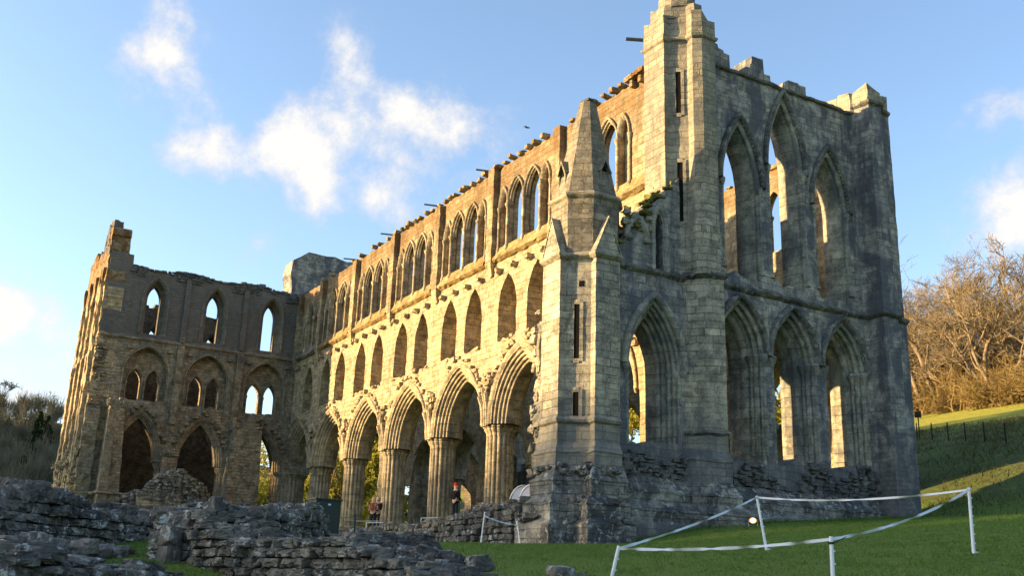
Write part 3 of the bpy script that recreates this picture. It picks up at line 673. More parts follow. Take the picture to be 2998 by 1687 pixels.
mb.prism(G3_, 25.15, 25.75, None, .25, .25, .015, True, lambda x, y: rng.normal(0, .07)); add_stones(mb, [(.2, .6, 25.8), (-.3, .3, 25.82)], [(.4, .35, .2), (.35, .3, .16)], None, .1); mb.build('turret_top', M_TUR, tur)
mb = MB(); course(mb, GT, 23.6, [(0, -.12), (.08, -.05), (.11, .05), (0, .12)], True, .012, .3); mb.build('string_course', M_TUR, tur)
M_DARK = plain('opening_shade', (.008, .007, .006), 1.0)  # near-black paint in place of the shade inside small openings
def slit_on(p, q, z0, z1, w, parent, frac=.5, mat=None, arch=True):
    """narrow stair light: flat sheet painted dark as shade with a stone surround, on the wall face running p to q"""
    p, q = np.array(p, float), np.array(q, float); t = (q - p) / np.linalg.norm(q - p); nrm = np.array((t[1], -t[0])); c = p + (q - p) * frac
    fr = lambda u, d, z: (c[0] + t[0] * u - nrm[0] * d, c[1] + t[1] * u - nrm[1] * d, z)
    mb = MB(); b = w / 2
    mb.add([fr(-b, -.012, z0), fr(b, -.012, z0), fr(b, -.012, z1), fr(-b, -.012, z1)], [(0, 1, 2, 3)]); o = mb.build('stair_light', M_DARK, parent)
    mb = MB(); a = b + .13
    for x0, x1, y0, y1 in ((-a, -b, z0 - .1, z1 + .1), (b, a, z0 - .1, z1 + .1), (-b, b, z1, z1 + .16), (-b, b, z0 - .16, z0)):
        v = [fr(u, d, z) for d in (-.035, .05) for u, z in ((x0, y0), (x1, y0), (x1, y1), (x0, y1))]
        mb.add(v, [(0, 1, 2, 3), (0, 4, 5, 1), (1, 5, 6, 2), (2, 6, 7, 3), (3, 7, 4, 0)])
    mb.build('light_surround', mat or M_TUR, o)
    return o
slit_on(GT[2], GT[3], 20.25, 22.1, .20, ab, .5); slit_on(GT[2], GT[3], 15.6, 18.1, .22, ab, .52)
# ---- far corner turret of the gable wall
NE = [(-.5, 10.3), (.0, 10.32), (.12, 10.45), (.88, 10.5), (.92, 11.28), (.5, 11.75), (.45, 12.35), (-1.7, 12.4), (-1.7, 10.4)]
NE_l = offset_path(NE, .05, True)
mb = MB(); mb.prism(NE_l, 3.5, 13.45, None, .35, .4, .006); mb.prism(NE, 13.4, 23.4, None, .35, .4, .007); ne = mb.build('corner_turret', M_SHAD, ab)
mb = MB(); mb.prism(NE, 23.4, 24.1, None, .25, .3, .03, True, lambda x, y: rng.normal(0, .10) + .08 * (y - 11)); mb.build('turret_top', M_TUR, ne)
mb = MB(); course(mb, NE[1:7], 23.4, [(0, -.14), (.12, -.05), (.15, .05), (0, .14)], False, .012, .3); mb.build('string_course', M_STRING, ne)
mb = MB(); course(mb, NE_l[1:7], 13.42, STR, False, .012, .3); mb.build('string_course', M_STRING, ne)
slope_course('plinth', NE_l[1:7], 4.9, 5.6, .12, .0, M_SHAD, False, ne)

# ---- aisle end wall with its window and the sloping stump of the lean-to roof gable
out = [(-3.4, 2.4), (.4, 2.4), (.4, 17.1)] + [(y, 13.15 + (y + 3.6) * 1.15 + rng.normal(0, .05)) for y in np.linspace(.2, -2.9, 13)] + [(-3.4, 13.4)]
holes = [arch_hole(-1.17, 6.85, 9.6, 1.25, 2.6, 10, .12), arch_hole(-.88, 13.2, 15.1, .17, .65, 6)]
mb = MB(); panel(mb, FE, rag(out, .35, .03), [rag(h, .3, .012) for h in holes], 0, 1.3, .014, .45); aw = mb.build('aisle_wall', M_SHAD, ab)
mb = MB(); sweep_arch(mb, FE, -1.17, 9.6, 1.25, 2.6, mould(0, 0, -.30, .5, 3, .085) + mould(-.31, .52, -.52, .9, 2, .07) + [(-.68, 1.1), (-.68, 1.28)], 6.7, 12, .006); o = mb.build('aisle_window', M_SHADM, ab, True)
mb = MB(); mb.prism([(-1.75, -2.45), (-1.29, -2.45), (-1.29, -1.66), (-1.75, -1.66)], 6.4, 11.6); mb.build('sun_block_nib', M_SHADM, o)  # added unseen nib, keeps sun off the window's far jamb
mb = MB(); sweep_arch(mb, FE, -1.17, 9.6, 1.25, 2.6, [(.03, .01), (.04, -.13), (.14, -.21), (.24, -.21), (.29, -.10), (.29, .02)], None, 12)
for s in (-1, 1):
    for rr_, dd in ((.1, .0), (-.08, .2), (-.2, .42)):
        cy_ = -1.17 + s * (1.25 + rr_); mb.lathe(-dd, cy_, [(.03, 9.1), (.06, 9.3), (.10, 9.38), (.17, 9.5), (.18, 9.62), (.08, 9.66)], 8)
mb.build('hood_mould', M_SHADM, o, True)
mb = MB(); sweep_arch(mb, FE, -.88, 15.1, .17, .65, [(.26, .01), (.26, -.09), (.14, -.13), (.06, -.05), (0, .1)], 13.3, 8); o2 = mb.build('stair_window', M_SHADM, ab, True)
mb = MB(); mb.box(-1.5, -1.3, -1.1, -.66, 13.2, 15.9); mb.build('stair_light', M_DARK, o2)
mb = MB(); sweep_arch(mb, FE, -1.95, 14.55, .3, .55, [(.28, .01), (.28, -.10), (.15, -.14), (.05, -.05), (0, .02)], None, 7); add_stones(mb, [FE(-1.95 + s * .42, -.06, 14.45) for s in (-1, 1)] + [FE(-1.95 + rng.uniform(-.6, .6), -.03, 15 + rng.uniform(-.1, .45)) for q in range(12)], [(.2, .26, .2)] * 14, None, .15, .3); mb.build('blind_niche', M_SHADM, ab)
M_MOSS = stone_mat('mossy_stone', (.16, .15, .05), (.12, .125, .035), stain=(.06, .055, .03), stain_amt=.7, brick=None, bump=1.0)
mb = MB(); n = 40; t = rng.uniform(0, 1, n); yy = -3.0 + 3.0 * t
add_stones(mb, np.column_stack([-rng.uniform(-.05, 1.3, n), yy, 13.2 + (yy + 3.6) * 1.15 + rng.normal(0, .05, n)]), np.column_stack([rng.uniform(.25, .5, n), rng.uniform(.25, .5, n), rng.uniform(.08, .16, n)]), None, .10, .2); mb.build('mossy_wall_top', M_MOSS, aw)
mb = MB(); course(mb, [(0, -3.0), (0, .3)], 13.3, STR, False, .012, .3); mb.build('string_course', M_STRING, aw)

# ---- near corner turret with stone spire
SE = [(-1.74, -4.98), (-.58, -4.98), (-.58, -4.72), (.07, -4.06), (.35, -4.06), (.35, -2.99), (-.3, -2.7), (-1.74, -3.0)]
mb = MB(); mb.prism(SE, 2.3, 13.45, None, .32, .35, .004); se = mb.build('corner_turret', M_TUR, ab)
mb = MB(); course(mb, SE[:-2], 13.38, STR, False, .008, .3); mb.build('string_course', M_TUR, se)
mb = MB(); course(mb, SE[:-2], 7.35, [(0, -.12), (.10, -.06), (.14, .03), (.02, .16)], False, .012, .3); mb.build('string_course', M_TUR, se)
slope_course('plinth', SE[:-2], 6.2, 6.6, .16, .02, M_TUR, False, se); slope_course('plinth', SE[:-2], 5.2, 5.75, .42, .16, M_PLINTH, False, se); slope_course('plinth', SE[:-2], 4.4, 4.75, .66, .42, M_PLINTH, False, se)
mb = MB(); course(mb, SE[:-2], 3.75, [(.95, -1.6), (.9, 0), (.8, .1), (.6, .25)], False, .02, .35); mb.build('plinth_wall', M_PLINTH, se)
mb = MB(); C, S = [], []
for q in range(110):
    i = rng.integers(0, 5); a, b = np.array(SE[i]), np.array(SE[i + 1]); p = a + (b - a) * rng.random(); nn = np.array((b[1] - a[1], a[0] - b[0])); nn = nn / np.linalg.norm(nn)
    z, o_ = [(5.55, .3), (4.6, .55), (5.75, .18), (3.9, .8)][rng.integers(0, 4)]
    C.append((*(p + nn * o_), z + rng.normal(0, .06))); S.append((rng.uniform(.25, .5), rng.uniform(.16, .3), rng.uniform(.1, .18)))
add_stones(mb, C, S, rng.uniform(0, 3, len(C)), .08, .08); mb.build('worn_plinth_stones', M_RUB2, se)
OC = [(-1.62, -4.75), (-.5, -4.75), (.10, -4.03), (.10, -2.95), (-.5, -2.4), (-1.62, -2.4), (-2.2, -3.0), (-2.2, -4.1)]
ctr = np.array((-.95, -3.55)); sc_ = lambda P, k: [tuple(ctr + (np.array(p) - ctr) * k) for p in P]
mb = MB(); mb.prism(OC, 13.4, 15.8, None, .3, .35, .004); oct_ = mb.build('turret_octagon', M_SPIRE, ab)
mb = MB(); course(mb, OC, 15.75, [(0, -.14), (.06, -.1), (.13, -.03), (.14, .05), (.02, .14)], True, .008, .3); mb.build('string_course', M_TUR, oct_)
ctr = np.array((-.88, -3.62))
mb = MB(); mb.prism(sc_(OC, .97), 15.85, 20.0, [(ctr[0] + (p[0] + .95) * .24, ctr[1] + (p[1] + 3.55) * .24) for p in OC], 1.0, .8, .006, True, lambda x, y: rng.normal(0, .05)); sp = mb.build('stone_spire', M_SPIRE, ab)
mb = MB(); add_stones(mb, [(ctr[0] + .05, ctr[1], 20.02)], [(.5, .5, .12)], None, .08); mb.build('spire_cap', M_CORE, sp)
def lucarne(cx, cy, ang, z, par):
    ca, sa = math.cos(ang), math.sin(ang); fr = lambda u, d, zz: (cx + ca * d - sa * u, cy + sa * d + ca * u, zz)
    mb = MB(); w, dpt = .17, .55
    for s in (-1, 1):
        v = [fr(s * w, d, zz) for zz in (z, z + .95) for d in (-dpt, .0)] + [fr(s * (w + .07), d, zz) for zz in (z, z + .95) for d in (-dpt, .0)]
        mb.add(v, [(0, 1, 3, 2), (4, 6, 7, 5), (1, 5, 7, 3), (2, 3, 7, 6)])
    e = w + .12
    v = [fr(-e, .05, z + .92), fr(0, .05, z + 1.5), fr(e, .05, z + .92), fr(-e, -dpt, z + .92), fr(0, -dpt, z + 1.5), fr(e, -dpt, z + .92), fr(-e + .06, .05, z + .86), fr(0, .05, z + 1.38), fr(e - .06, .05, z + .86)]
    mb.add(v, [(0, 1, 4, 3), (1, 2, 5, 4), (0, 6, 7, 1), (1, 7, 8, 2)]); o = mb.build('lucarne', M_SPIRE, par)
    mb = MB(); mb.add([fr(-w, -.08, z), fr(w, -.08, z), fr(w, -.08, z + .95), fr(0, -.08, z + 1.32), fr(-w, -.08, z + .95)], [(0, 1, 2, 3, 4)]); mb.build('lucarne_opening', M_DARK, par)
lucarne(-.02, -3.42, 0, 15.9, sp); lucarne(-1.15, -4.62, -math.pi / 2, 15.9, sp)
def gablet(x0, y0, ang, w, z, h, dpt, par):
    ca, sa = math.cos(ang), math.sin(ang); fr = lambda u, d, zz: (x0 + ca * d - sa * u, y0 + sa * d + ca * u, zz)
    mb = MB(); n = 6; e = w / 2
    A = [fr(-e, .03, z), fr(e, .03, z), fr(0, .03, z + h)]; B = [fr(-e, -dpt, z), fr(e, -dpt, z), fr(0, -dpt, z + h)]
    mb.add(A + B, [(0, 1, 2), (0, 2, 5, 3), (1, 4, 5, 2)])
    for s in (-1, 1):
        P0, P1 = np.array(fr(s * (e + .05), .06, z)), np.array(fr(0, .06, z + h + .06)); Q0, Q1 = np.array(fr(s * (e + .05), -dpt, z)), np.array(fr(0, -dpt, z + h + .06)); up_ = np.array((0, 0, -.12))
        mb.add([P0, P1, Q1, Q0, P0 + up_, P1 + up_], [(0, 1, 2, 3), (0, 4, 5, 1)])
    return mb.build('gablet', M_TUR, par)
gablet(.35, -3.53, 0, 1.05, 13.52, 1.35, .45, se); gablet(-1.16, -4.98, -math.pi / 2, 1.12, 13.52, 1.4, .45, se)
slit_on(SE[2], SE[3], 9.55, 11.55, .2, se, .45); slit_on(SE[2], SE[3], 7.5, 8.35, .2, se, .45)
mb = MB(); p_ = np.array(SE[2]) + (np.array(SE[3]) - np.array(SE[2])) * .62; mb.prism([(p_[0] - .06, p_[1] - .08), (p_[0] + .08, p_[1] + .06), (p_[0] + .0, p_[1] + .14), (p_[0] - .14, p_[1])], 12.2, 12.42); mb.build('putlog_hole', M_DARK, se)
# broken stump of the lost aisle wall on the turret's flank
mb = MB(); pl = [(-2.55, -4.85), (-1.7, -4.85), (-1.7, -3.5), (-2.4, -3.5)]
mb.prism(pl, 2.4, 9.0, [(-2.25, -4.85), (-1.7, -4.85), (-1.7, -3.5), (-2.1, -3.5)], .28, .3, .05, True, lambda x, y: rng.normal(0, .15)); mb.prism([(-2.1, -4.8), (-1.7, -4.8), (-1.7, -3.6), (-2.0, -3.6)], 9, 12.2, [(-1.85, -4.8), (-1.7, -4.8), (-1.7, -3.6), (-1.8, -3.6)], .25, .25, .04, True, lambda x, y: rng.normal(0, .2))
mb.prism([(-3.5, -3.95), (-1.7, -3.95), (-1.7, -3.0), (-3.5, -3.0)], 2.4, 12.0, [(-3.1, -3.95), (-1.7, -3.95), (-1.7, -3.0), (-3.1, -3.0)], .3, .3, .04, True, lambda x, y: rng.normal(0, .2)); mb.tube([(-2.2, -4.7, 8.6), (-2.35, -4.6, 9.4), (-2.3, -4.4, 10.4)], [.12, .1, .12], 6); mb.tube([(-1.95, -4.9, 9.3), (-2.02, -4.92, 10.2), (-1.85, -4.9, 11)], [.1, .1, .12], 6)  # first prism: unseen slab added to keep sun off the aisle window
C, S = [], []
for q in range(60): C.append((-2.1 + rng.uniform(-.35, .2), -4.85 + rng.uniform(-.05, .3), rng.uniform(3, 11.8))); S.append(rng.uniform(.15, .4, 3))
add_stones(mb, C, S, None, .15, .3); mb.build('broken_stump_and_sun_block', M_TUR, se)
# lead spouts along the wall top
M_LEAD = plain('lead', (.10, .115, .12), .5, .4)
for x in (-15.0, -21.2, -27.4, -33.6):
    mb = MB(); mb.tube([(x, .3, 22.95), (x - .25, -.85, 22.92)], [.055, .05], 7); mb.build('lead_spout', M_LEAD, w_cl)
mb = MB(); mb.tube([(-1.6, .3, 24.35), (-2.1, -.9, 24.3)], [.08, .08], 7); mb.build('lead_spout', M_LEAD, tur)
# cornice stub beside the stair turret
mb = MB(); add_stones(mb, [(-1.9 - .3 * q, -.1, 22.95 - .02 * q) for q in range(4)] + [(-2.0, -.12, 22.6), (-2.6, -.12, 22.6)], [(.34, .5, .22)] * 4 + [(.2, .3, .3)] * 2, None, .06, .03); mb.build('cornice_stub', M_SUN, tur)

# ---- the side arm (transept) closing the view on the left
wc = (-2.2, -6.45, -10.68)
def ttop(y): return 0
out = [(.1, 9.35), (.1, 22.9)] + steps(.1, -12.55, 22.85, .2, .6, .09, lambda y: .15 * math.sin(y * 1.3) + .1) + steps(-12.55, -14.1, 23.75, .25, .5, .05) + [(-14.1, 16.7)] + [(-13.7 + rng.normal(0, .12), z) for z in np.arange(16.4, 12.6, -.3)] + [(-13.55, 12.5), (-13.5, 4.6)]
out += [(-12.35, 4.6), (-12.35, 9.3)]
for c in wc[::-1]: out += arch_pts(c, 9.38, 1.62, 3.3, 10)
holes = []
for c in wc: holes += [arch_hole(c, 18.15, 20.75, .80, 1.5, 9), arch_hole(c, 13.45, 15.3, 1.5, 1.9, 10, .06)]
mb = MB(); panel(mb, FT, rag(out[::-1], .45, .012), [rag(h, .35, .012) for h in holes], 0, .62, .014, .5); tw = mb.build('transept_wall', M_TRAN, ab)
# inner leaf with the paired gallery lights
out2 = [(.1, 13.0), (.1, 22.6), (-14.0, 22.6), (-14.0, 13.0)]; holes2 = []
for c in wc:
    holes2 += [arch_hole(c, 18.2, 20.75, .46, 1.05, 8)]
    for s in (-.62, .62): holes2.append(arch_hole(c + s, 13.5, 14.75, .47, .95, 7))
mb = MB(); panel(mb, FT, out2, holes2, .64, 1.25); mb.build('transept_inner_leaf', M_TRAN, ab)
mb = MB(); out3 = [(.1, 9.35), (.1, 13.0), (-14, 13.0), (-14, 4.6), (-12.35, 4.6), (-12.35, 9.35)]
for c in wc[::-1]: out3 += arch_pts(c, 9.38, 1.62, 3.3, 10)
panel(mb, FT, out3[::-1], [], .64, 1.5); mb.build('transept_lower_leaf', M_TRAN, ab)
for i, c in enumerate(wc):
    mb = MB(); sweep_arch(mb, FT, c, 9.38, 1.62, 3.3, [(.14, .01), (.14, -.08), (.05, -.08)] + mould(0, .02, -.34, .4, 3, .05) + [(-.34, .5), (-.34, .9)] + mould(-.34, 1.0, 0, 1.4, 3, .05), None, 12); o = mb.build('transept_arch', M_TRANM, ab, True)
    mb = MB(); C = [FT(u, -.08, z) for u, z in arch_pts(c, 9.38, 1.62, 3.3, 13, .36)[4:-4]]; C = [(p[0], p[1] + rng.normal(0, .04), p[2] + rng.normal(0, .04)) for p in C if rng.random() < .85]
    add_stones(mb, C, [(rng.uniform(.3, .5), rng.uniform(.2, .36), rng.uniform(.2, .3)) for _ in C], None, .1, .2); mb.build('vault_stub', M_TRAN, o)
    mb = MB(); sweep_arch(mb, FT, c, 20.75, .80, 1.5, [(.16, .01), (.16, -.09), (.08, -.11), (.02, -.02)] + mould(0, .0, -.12, .3, 2, .04) + [(-.3, .6)], 18.1, 9); o = mb.build('transept_window', M_TRANM, ab, True)
    for s in (-1, 1): mb = MB(); mb.lathe(XT - .02, c + s * .88, [(.1, 18.3), (.07, 18.5), (.065, 20.4), (.12, 20.6), (.12, 20.75), (.06, 20.8)], 8); mb.build('nook_shaft', M_TRANM, o, True)
    mb = MB(); sweep_arch(mb, FT, c, 15.3, 1.5, 1.9, [(.10, .01), (.10, -.07), (.02, -.07), (-.03, .1), (-.03, .3)], 13.5, 10)
    for s in (-.62, .62): sweep_arch(mb, FT, c + s, 14.75, .47, .95, [(.14, .63), (.13, .54), (.05, .52), (0, .62), (-.02, .8)], None, 8)
    for s in (-1.14, -.1, .1, 1.14): mb.lathe(XT - .58, c + s, [(.1, 13.45), (.06, 13.6), (.055, 14.5), (.09, 14.65), (.1, 14.76), (.05, 14.8)], 7)
    mb.build('gallery_opening', M_TRANM, ab)
for y in (-4.28, -8.55):
    mb = MB(); mb.prism([(XT + .28, y - .23), (XT + .28, y + .23), (XT - .05, y + .23), (XT - .05, y - .23)], 12.0, 17.62, None, .25, .25, .012); o = mb.build('strip_buttress', M_TRAN, ab)
    mb = MB(); mb.prism([(XT + .22, y - .18), (XT + .22, y + .18), (XT - .05, y + .18), (XT - .05, y - .18)], 17.85, 22.5, None, .25, .25, .012); mb.build('strip_buttress', M_TRAN, ab)
mb = MB(); course(mb, [(XT, -14.1), (XT, -.02)], 17.72, STR, False, .012, .3); mb.build('string_course', M_TRANM, ab)
for y in (-.75, -3.6, -5.0, -7.9, -9.3, -12.0):
    mb = MB(); add_stones(mb, [FT(y, -.1, 17.05)], [(.36, .34, .24)], None, .06); mb.build('roof_corbel', M_TRAN, ab)
# rough black top courses
mb = MB(); C, S = [], []
for y in np.arange(-12.4, -.2, .3):
    for j in range(4):
        C.append(FT(y + rng.normal(0, .08), -.01 + rng.uniform(-.03, .05), 22.9 - j * .2 + .12 * math.sin(y * 1.3))); S.append((.25, rng.uniform(.2, .4), rng.uniform(.1, .2)))
C = [c for c in C if not any(abs(c[1] - w) < 1.05 and c[2] < 22.65 for w in wc)]
add_stones(mb, C, S[:len(C)], None, .1, .1); mb.build('wall_top_stones', M_CORE, tw)
# piers under the side-arm arches
for y in (-4.33, -8.57):
    mb = MB(); mb.lathe(XT - .72, y, [(.58, z) for z in np.linspace(4.4, 8.95, 6)], 72, True, lobes(14, .07)); mb.lathe(XT - .72, y, [(.58, 8.9), (.68, 9.1), (.74, 9.22), (.74, 9.36), (.5, 9.4)], 40); mb.build('transept_pier', M_TRANM, ab)
# stumps of chapel walls in front of it
def stump(x0, x1, y0, y1, z0, zt, top_f, mat=M_TRAN, name='chapel_wall_stump'):
    mb = MB(); mb.prism([(x0, y0), (x1, y0), (x1, y1), (x0, y1)], z0, zt, [(x0 + .1, y0 + top_f[0]), (x1, y0 + top_f[0]), (x1, y1 - top_f[1]), (x0 + .1, y1 - top_f[1])], .25, .3, .022, True, lambda x, y: rng.normal(0, .22))
    n = 34; add_stones(mb, np.column_stack([rng.uniform(x0, x1, n), rng.uniform(y0 + top_f[0], y1 - top_f[1], n), zt + rng.uniform(-.25, .25, n)]), rng.uniform(.18, .45, (n, 3)), None, .12, .2)
    return mb.build(name, mat, ab)
stump(XT - .3, XT + 1.1, -4.72, -2.1, 4.0, 12.2, (.35, .3))
stump(XT - .2, XT + 1.6, -13.0, -11.5, 4.0, 12.9, (.1, .5))
mb = MB(); mb.prism([(XT + 1.5, -13.05), (XT + 1.95, -13.05), (XT + 1.95, -12.4), (XT + 1.5, -12.4)], 4, 12.4, [(XT + 1.5, -13.0), (XT + 1.75, -13.0), (XT + 1.75, -12.5), (XT + 1.5, -12.5)], .3, .3, .02, True, lambda x, y: rng.normal(0, .15)); mb.build('chapel_buttress', M_TRAN, ab)
stump(XT - .3, XT + .8, -9.1, -7.9, 4.0, 9.9, (.1, .15))
mb = MB(); mb.prism([(XT - .6, -14.25), (XT + .35, -14.25), (XT + .35, -13.35), (XT - .6, -13.35)], 3.8, 12.6, None, .3, .3, .03, True, lambda x, y: rng.normal(0, .25)); mb.build('transept_buttress', M_TRAN, ab)
mb = MB(); course(mb, [(XT + .35, -14.25), (XT + .35, -13.35), (XT + 1.95, -13.05), (XT + 1.95, -12.4), (XT + 1.6, -11.5)], 6.9, [(0, -.1), (.1, -.02), (.02, .1)], False, .012, .3); mb.build('string_course', M_TRANM, ab)
# the arm's far gable end, seen almost edge-on and lit by the sun
gout = [(-54.9, 4.0), (-54.6, 8.6), (-54.0, 8.8), (-53.9, 17.4), (-53.2, 17.7), (-52.9, 24.2)] + steps(-52.8, -49.5, 24.9, .3, .6, .2) + steps(-49.5, -45.2, 24.4, .3, .6, .15) + [(-45.2, 25.6), (-44.35, 25.4), (-44.35, 4.0)]
gh_ = [arch_hole(c, 14.0, 20.5, .62, 1.6) for c in (-47.0, -49.2, -51.4)] + [arch_hole(c, 7.2, 11.2, .7, 1.4) for c in (-47.0, -49.2, -51.4)]
mb = MB(); panel(mb, FG, rag(gout[::-1], .3, .11), gh_, 0, 1.3, .03, .45); sg = mb.build('transept_gable', M_SUN, ab)
for x in (-45.0, -45.9, -48.1, -50.3, -52.5):
    mb = MB(); mb.prism([(x - .28, -14.5), (x + .28, -14.5), (x + .28, -14.1), (x - .28, -14.1)], 4, 16.5, None, .4, .3, .03); mb.prism([(x - .2, -14.38), (x + .2, -14.38), (x + .2, -14.1), (x - .2, -14.1)], 16.4, 22.6, None, .4, .3, .03); mb.build('gable_shaft', M_SUN, sg)
mb = MB(); mb.prism([(-47.5, -14.2), (-44.4, -14.2), (-44.4, -12.7), (-47.5, -12.9)], 23.4, 24.4, [(-47.0, -14.2), (-44.42, -14.2), (-44.42, -13.1), (-47.0, -13.1)], .25, .3, .03, True, lambda x, y: rng.normal(0, .12))
mb.prism([(-46.9, -14.2), (-44.9, -14.2), (-44.9, -13.2), (-46.9, -13.2)], 24.3, 25.3, [(-46.7, -14.2), (-45.6, -14.2), (-45.6, -13.3), (-46.7, -13.3)], .25, .3, .04, True, lambda x, y: rng.normal(0, .15))
add_stones(mb, [(-46.3, -13.8, 25.7), (-46.2, -13.7, 26.2)], [(1.0, .8, .9), (.8, .7, .6)], None, .1); mb.build('turret_stump', M_TRAN, sg)
mb = MB(); n = 260; z = rng.uniform(4, 10, n) ; add_stones(mb, np.column_stack([rng.uniform(-54.4, -44.2, n), -14.28 + rng.uniform(-.18, .1, n), z]), rng.uniform(.2, .5, (n, 3)), None, .13, .15); mb.build('broken_facing', M_SUN, sg)
mb = MB(); n = 130; z = rng.uniform(12.6, 17, n); add_stones(mb, np.column_stack([XT - rng.uniform(-.05, .5, n), -13.55 - rng.uniform(-.15, .5, n), z]), np.column_stack([rng.uniform(.3, .5, n), rng.uniform(.25, .55, n), rng.uniform(.1, .2, n)]), None, .1, .1); mb.build('broken_facing', M_TRAN, tw)
# the arm's opposite wall, seen through the openings
FW = lambda u, d, z: (-54.5 - d, u, z)
wh = [arch_hole(c, 18.2, 20.0, .45, 1.0) for c in (-10.9, -8.6, -6.4, -4)]
mb = MB(); panel(mb, FW, rag([(-14, 3.5), (-1.2, 3.5)] + steps(-1.2, -14, 22.7, .4, .8, .15), .5, .03), wh, 0, 1.3, .02, .8); ow = mb.build('transept_wall', M_INNER, ab)
for c in (-10.9, -8.6, -6.4, -4):
    mb = MB(); sweep_arch(mb, FW, c, 20.0, .45, 1.0, [(.3, .01), (.3, -.1), (.12, -.1), (0, .1)], 18.2, 8); mb.build('transept_window', M_INNER, ab, True)
mb = MB(); panel(mb, FW, rag([(12.2, 3.5), (24, 3.5)] + steps(24, 12.2, 15.0, .4, .8, .4), .5, .03), [arch_hole(c, 5, 9, 1.5, 2.4) for c in (15, 19.5)], 0, 1.3, .02, .8); mb.build('transept_wall', M_TRAN, ab)
mb = MB(); panel(mb, FT, rag([(10.9, 3.5), (25, 3.5)] + steps(25, 10.9, 16.5, .4, .8, .3), .5, .03), [arch_hole(c, 4.5, 9.3, 1.6, 3.2) for c in (15, 19.3)], 0, 1.3, .02, .8); mb.build('transept_wall', M_TRAN, ab)

# unseen wall on the far aisle's line, added and sized to shade the bank
FN = lambda u, d, z: (u, 17.0 + d, z)
mb = MB(); panel(mb, FN, rag([(-44, 3.5), (-4.6, 3.5)] + steps(-4.6, -44, 10.8, .3, .8, .3), .5, .03), [], 0, 1.2, .02, .8); mb.build('aisle_shade_wall', M_SHAD, ab)
# ================================================================== GROUND-LEVEL THINGS
def hit(px, py, d0=4, d1=900):
    """where the line of sight through a photograph pixel meets the ground"""
    ds = np.geomspace(d0, d1, 700); P = np.array([at(px, py, d) for d in ds]); g = gh(P[:, 0], P[:, 1]); k = np.argmax(P[:, 2] < g)
    return np.array((P[k, 0], P[k, 1], g[k])) if P[k, 2] < g[k] else np.array((P[-1, 0], P[-1, 1], g[-1]))
def rubble_wall(name, label, cat, pts, thick, mat, size=(.34, .17), group=None, rough=.075, zb=None, topn=.07, core=True, fine=1):
    """pts: (x, y, ztop). A ruined wall of separate weathered stones over a solid core."""
    P = np.array(pts, float); seg = np.hypot(*np.diff(P[:, :2], axis=0).T); s = np.concatenate([[0], np.cumsum(seg)]); L = s[-1]
    def smp(t): return np.array([np.interp(t, s, P[:, i]) for i in range(3)])
    def nrm(t): a, b = smp(max(0, t - .4)), smp(min(L, t + .4)); d = (b - a)[:2]; d /= np.linalg.norm(d); return np.array((d[1], -d[0])), math.atan2(d[1], d[0])
    mb = MB(); C, S, Yw = [], [], []
    ph = rng.uniform(0, 6, 3)
    def top(t): return smp(t)[2] + topn * (math.sin(t * 2.3 + ph[0]) + .7 * math.sin(t * 5.1 + ph[1]))
    zmin = (min(g1(p[0], p[1]) for p in P) - .15) if zb is None else zb
    z = zmin; row = 0
    while z < P[:, 2].max() + .3:
        h = size[1] * rng.uniform(.75, 1.3)
        for side in (-1, 1):
            t = rng.uniform(0, size[0])
            while t < L:
                w = size[0] * rng.uniform(.55, 1.5); tm = min(t + w / 2, L)
                p = smp(tm); zt = top(tm)
                if z + h * .4 < zt and z + h > g1(p[0], p[1]) - .2:
                    n, a = nrm(tm); q = p[:2] + n * side * (thick / 2 - .1 + rng.normal(0, .04)); C.append((q[0], q[1], z + h / 2)); S.append((w * rng.uniform(.86, .97), rng.uniform(.22, .42), h * rng.uniform(.84, .97))); Yw.append(a)
                t += w
        for t in (0.0, L):      # wall ends
            k = max(1, int(thick / size[0]))
            p = smp(t); n, a = nrm(t)
            if z + h * .4 < top(t):
                for i in range(k):
                    q = p[:2] + n * ((i + .5) / k - .5) * (thick - .1); C.append((q[0], q[1], z + h / 2)); S.append((.3, thick / k, h * .97)); Yw.append(a)
        z += h
    nt = int(L * thick / (size[0] * size[0] * .5))
    for i in range(nt):          # loose stones lying on the top
        t = rng.uniform(0, L); p = smp(t); n, a = nrm(t); q = p[:2] + n * rng.uniform(-.5, .5) * (thick - .15); C.append((q[0], q[1], top(t) + rng.normal(-.04, .05))); k = rng.uniform(.6, 1.5); S.append((size[0] * k, size[0] * k * rng.uniform(.6, 1), size[1] * k * rng.uniform(.7, 1.1))); Yw.append(rng.uniform(0, 3.1))
    add_stones(mb, C, S, np.array(Yw), rough, .055, fine)
    if core:
        rows = []
        for t in np.linspace(0, L, max(2, int(L / .5))):
            p = smp(t); n, a = nrm(t); e = thick / 2 - .14; zt = top(t) - .1
            rows.append([(*(p[:2] - n * e), zmin), (*(p[:2] - n * e), zt), (*(p[:2] + n * e), zt), (*(p[:2] + n * e), zmin)])
        mb.ngrid(rows)
    o = mb.build(name, mat, None, False); tag(o, label, cat, group); return o
def PT(l): return [tuple(at(*q)) for q in l]
rubble_wall('rubble_wall', 'long dark lichened rubble wall in the lower left corner, below the lit side arm', 'ruined wall', PT([(-130, 1440, 18.4), (0, 1437, 19.3), (73, 1432, 19.7), (128, 1454, 20), (200, 1478, 20.5), (212, 1506, 20.6), (299, 1499, 21.3), (353, 1508, 22), (448, 1524, 22.8), (560, 1500, 23.6)]), .9, M_RUB, (.27, .18), topn=.05)
rubble_wall('rubble_wall', 'lower front step of the long dark rubble wall at the left edge', 'ruined wall', PT([(-120, 1585, 15.4), (0, 1592, 16.0), (120, 1606, 16.8), (230, 1612, 17.6), (330, 1622, 18.4)]), .8, M_RUB, (.27, .17), topn=.03)
